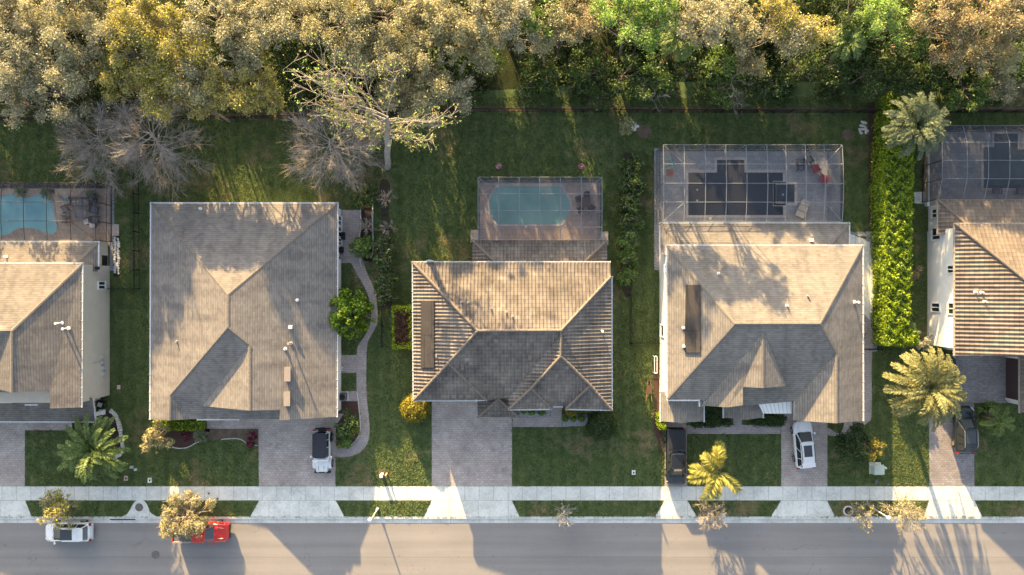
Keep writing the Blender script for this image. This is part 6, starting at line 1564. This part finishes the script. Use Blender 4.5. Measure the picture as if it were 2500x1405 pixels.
edging('thin pale edging curving to the driveway with magenta plants', [(540, 1073), (575, 1071), (592, 1075), (606, 1084), (630, 1088)], 0.09, 0.07, 'walk')
edging('pale edging along the inner side of the garden path curve', [(872, 958), (876, 990), (880, 1040), (876, 1064), (860, 1085), (842, 1093)], 0.09, 0.07, 'walk')
edging('pale stone edging on the patio side of the shrub bed', [(880, 512), (881, 555), (875, 598), (880, 640), (884, 652)], 0.13, 0.1, 'stone')
edging('pale stone edging on the lawn side of the shrub bed', [(911, 470), (910, 540), (911, 610), (905, 632)], 0.11, 0.1, 'stone')
def rocks(label, cx, cy, r, n, sz, group=None, mat='stone'):
    p = P(cx, cy); root = thing('rock_pile', label, 'rocks', (p.x, p.y, 0)); mb = MB()
    for i in range(n):
        a, q = random.uniform(0, 6.28), math.sqrt(random.random()) * r * S; s_ = sz * random.uniform(0.7, 1.3); mb.ball((q * math.cos(a), q * math.sin(a) * 1.2, s_ * 0.3), s_, 7, 5, 0.6)
    mb.build('stones', M[mat], root)
rocks('heap of white stones by the mulch circle under the lime tree side', 1549, 308, 9, 26, 0.13); rocks('scattered white stones beside the top of the tall hedge', 2108, 312, 13, 26, 0.14)
# white stepping stones in the dark bed of the first house
for i in range(26):
    pass
p = P(285, 626); root = thing('rock_bed', 'white flat stones in the narrow dark bed by the cream house', 'rocks', (p.x, p.y, 0)); mb = MB()
for i in range(30):
    y = 581 + 90 * i / 30; x = 281 + (8 if i % 2 else 0) + random.uniform(-1.5, 1.5); c = P(x, y) - root.location; mb.ball((c.x, c.y, 0.04), random.uniform(0.13, 0.2), 7, 5, 0.4)
mb.build('stones', M['stone'], root)
# patio items beside the second house
plate('storage_box', 'black storage box on the patio against the shingle house', 'box', 838, 577, 0.45, 0.75, 0.6, 'black')
p = P(834, 611); r = thing('barbecue', 'dark covered barbecue on the patio beside the bicycle', 'barbecue', (p.x, p.y, 0.012)); mb = MB(); mb.box((0, 0, 0.5), (0.5, 0.55, 0.9), taper=0.95); mb.build('cover', M['black'], r); mb = MB(); mb.box((0.0, 0, 1.0), (0.36, 0.45, 0.14), taper=0.7); mb.build('lid', M['black'], r)
p = P(834, 627); r = thing('bicycle', 'dark bicycle leaning by the patio wall below the barbecue', 'bicycle', (p.x, p.y, 0.012), math.radians(80))
for x in (-0.5, 0.5):
    mb = MB(); n = 18; mb.loft([[Vector((x + (0.32 + 0.025 * math.cos(t)) * math.cos(a), 0.025 * math.sin(t), 0.33 + (0.32 + 0.025 * math.cos(t)) * math.sin(a))) for t in np.arange(0, 6.28, 1.57)] for a in np.linspace(0, 2 * math.pi, n + 1)], cap=False); mb.build('wheel', M['rubber'], r)
mb = MB()
for a, b in (((-0.5, 0, .33), (-0.15, 0, .85)), ((-0.5, 0, .33), (-0.05, 0, .3)), ((-0.05, 0, .3), (-0.15, 0, .85)), ((-0.15, 0, .8), (0.38, 0, .8)), ((-0.05, 0, .3), (0.38, 0, .75)), ((0.38, 0, .9), (0.5, 0, .33))): mb.tube([a, b], 0.022, 5)
mb.build('frame', M['iron'], r); mb = MB(); mb.tube([(0.36, -0.28, 0.98), (0.36, 0.28, 0.98)], 0.02, 5); mb.build('handlebar', M['black'], r); mb = MB(); mb.box((-0.17, 0, 0.9), (0.25, 0.14, 0.06), taper=0.8); mb.build('saddle', M['black'], r)
def ac(label, px, py, mat='iron'):
    p = P(px, py); r = thing('air_conditioner', label, 'air conditioner', (p.x, p.y, 0)); mb = MB(); mb.box((0, 0, 0.42), (0.72, 0.72, 0.75)); mb.build('cabinet', M[mat], r); mb = MB(); mb.cyl((0, 0, 0.81), 0.30, 0.04, 18); mb.build('fan_grille', M['black'], r); mb = MB(); mb.box((0, 0, 0.03), (0.95, 0.95, 0.06)); mb.build('base', M['walk'], r)
ac('dark air conditioner at the shingle house wall above the front bed', 840, 967)
p = P(834, 900); r = thing('hose_reel', 'pale green hose reel at the shingle house wall by the small lawn', 'hose reel', (p.x, p.y, 0)); mb = MB(); mb.cyl((0, 0, 0.3), 0.16, 0.25, 14, axis='Y'); mb.build('hose', M['tcgreen'], r); mb = MB(); mb.box((0, 0.16, 0.25), (0.4, 0.04, 0.5)); mb.box((0, -0.16, 0.25), (0.4, 0.04, 0.5)); mb.build('frame', M['pvc'], r)
# side yard of the fourth house
p = P(1596, 889); r = thing('pipe_frame', 'white pipe frame standing on the sunlit strip beside the sand house', 'frame', (p.x, p.y, 0)); mb = MB()
for x in (-0.1, 0.16): mb.tube([(x, -0.85, 0.0), (x, -0.85, 0.9), (x, 0.85, 0.9), (x, 0.85, 0)], 0.035, 6)
mb.tube([(-0.1, -0.85, 0.9), (0.16, -0.85, 0.9)], 0.035, 6); mb.tube([(-0.1, 0.85, 0.9), (0.16, 0.85, 0.9)], 0.035, 6); mb.build('frame', M['pvc'], r)
p = P(1583, 950); r = thing('wheelbarrow', 'rusty wheelbarrow frame lying on the grass below the white pipe frame', 'wheelbarrow', (p.x, p.y, 0), math.radians(88))
mb = MB(); mb.loft([[Vector((x * k, y * k, z)) for x, y in ((-0.45, -0.28), (0.45, -0.32), (0.45, 0.32), (-0.45, 0.28))] for k, z in ((0.7, 0.25), (1.0, 0.5))], cap=True); mb.build('tray', M['brass_rust'], r)
for sy in (-1, 1): mb = MB(); mb.tube([(1.0, 0.12 * sy, 0.3), (0.3, 0.2 * sy, 0.28), (-1.2, 0.3 * sy, 0.5)], 0.03, 5); mb.build('handle', M['wood'], r)
mb = MB(); mb.cyl((0.85, 0, 0.2), 0.2, 0.08, 16, axis='Y'); mb.build('wheel', M['rubber'], r)
# patio chair in the entry recess of the first house
chair('dark porch chair with a white cushion in the cream house recess', 252, 985, 160, 'black', 'white_cushion', 0.7, name='porch_chair')
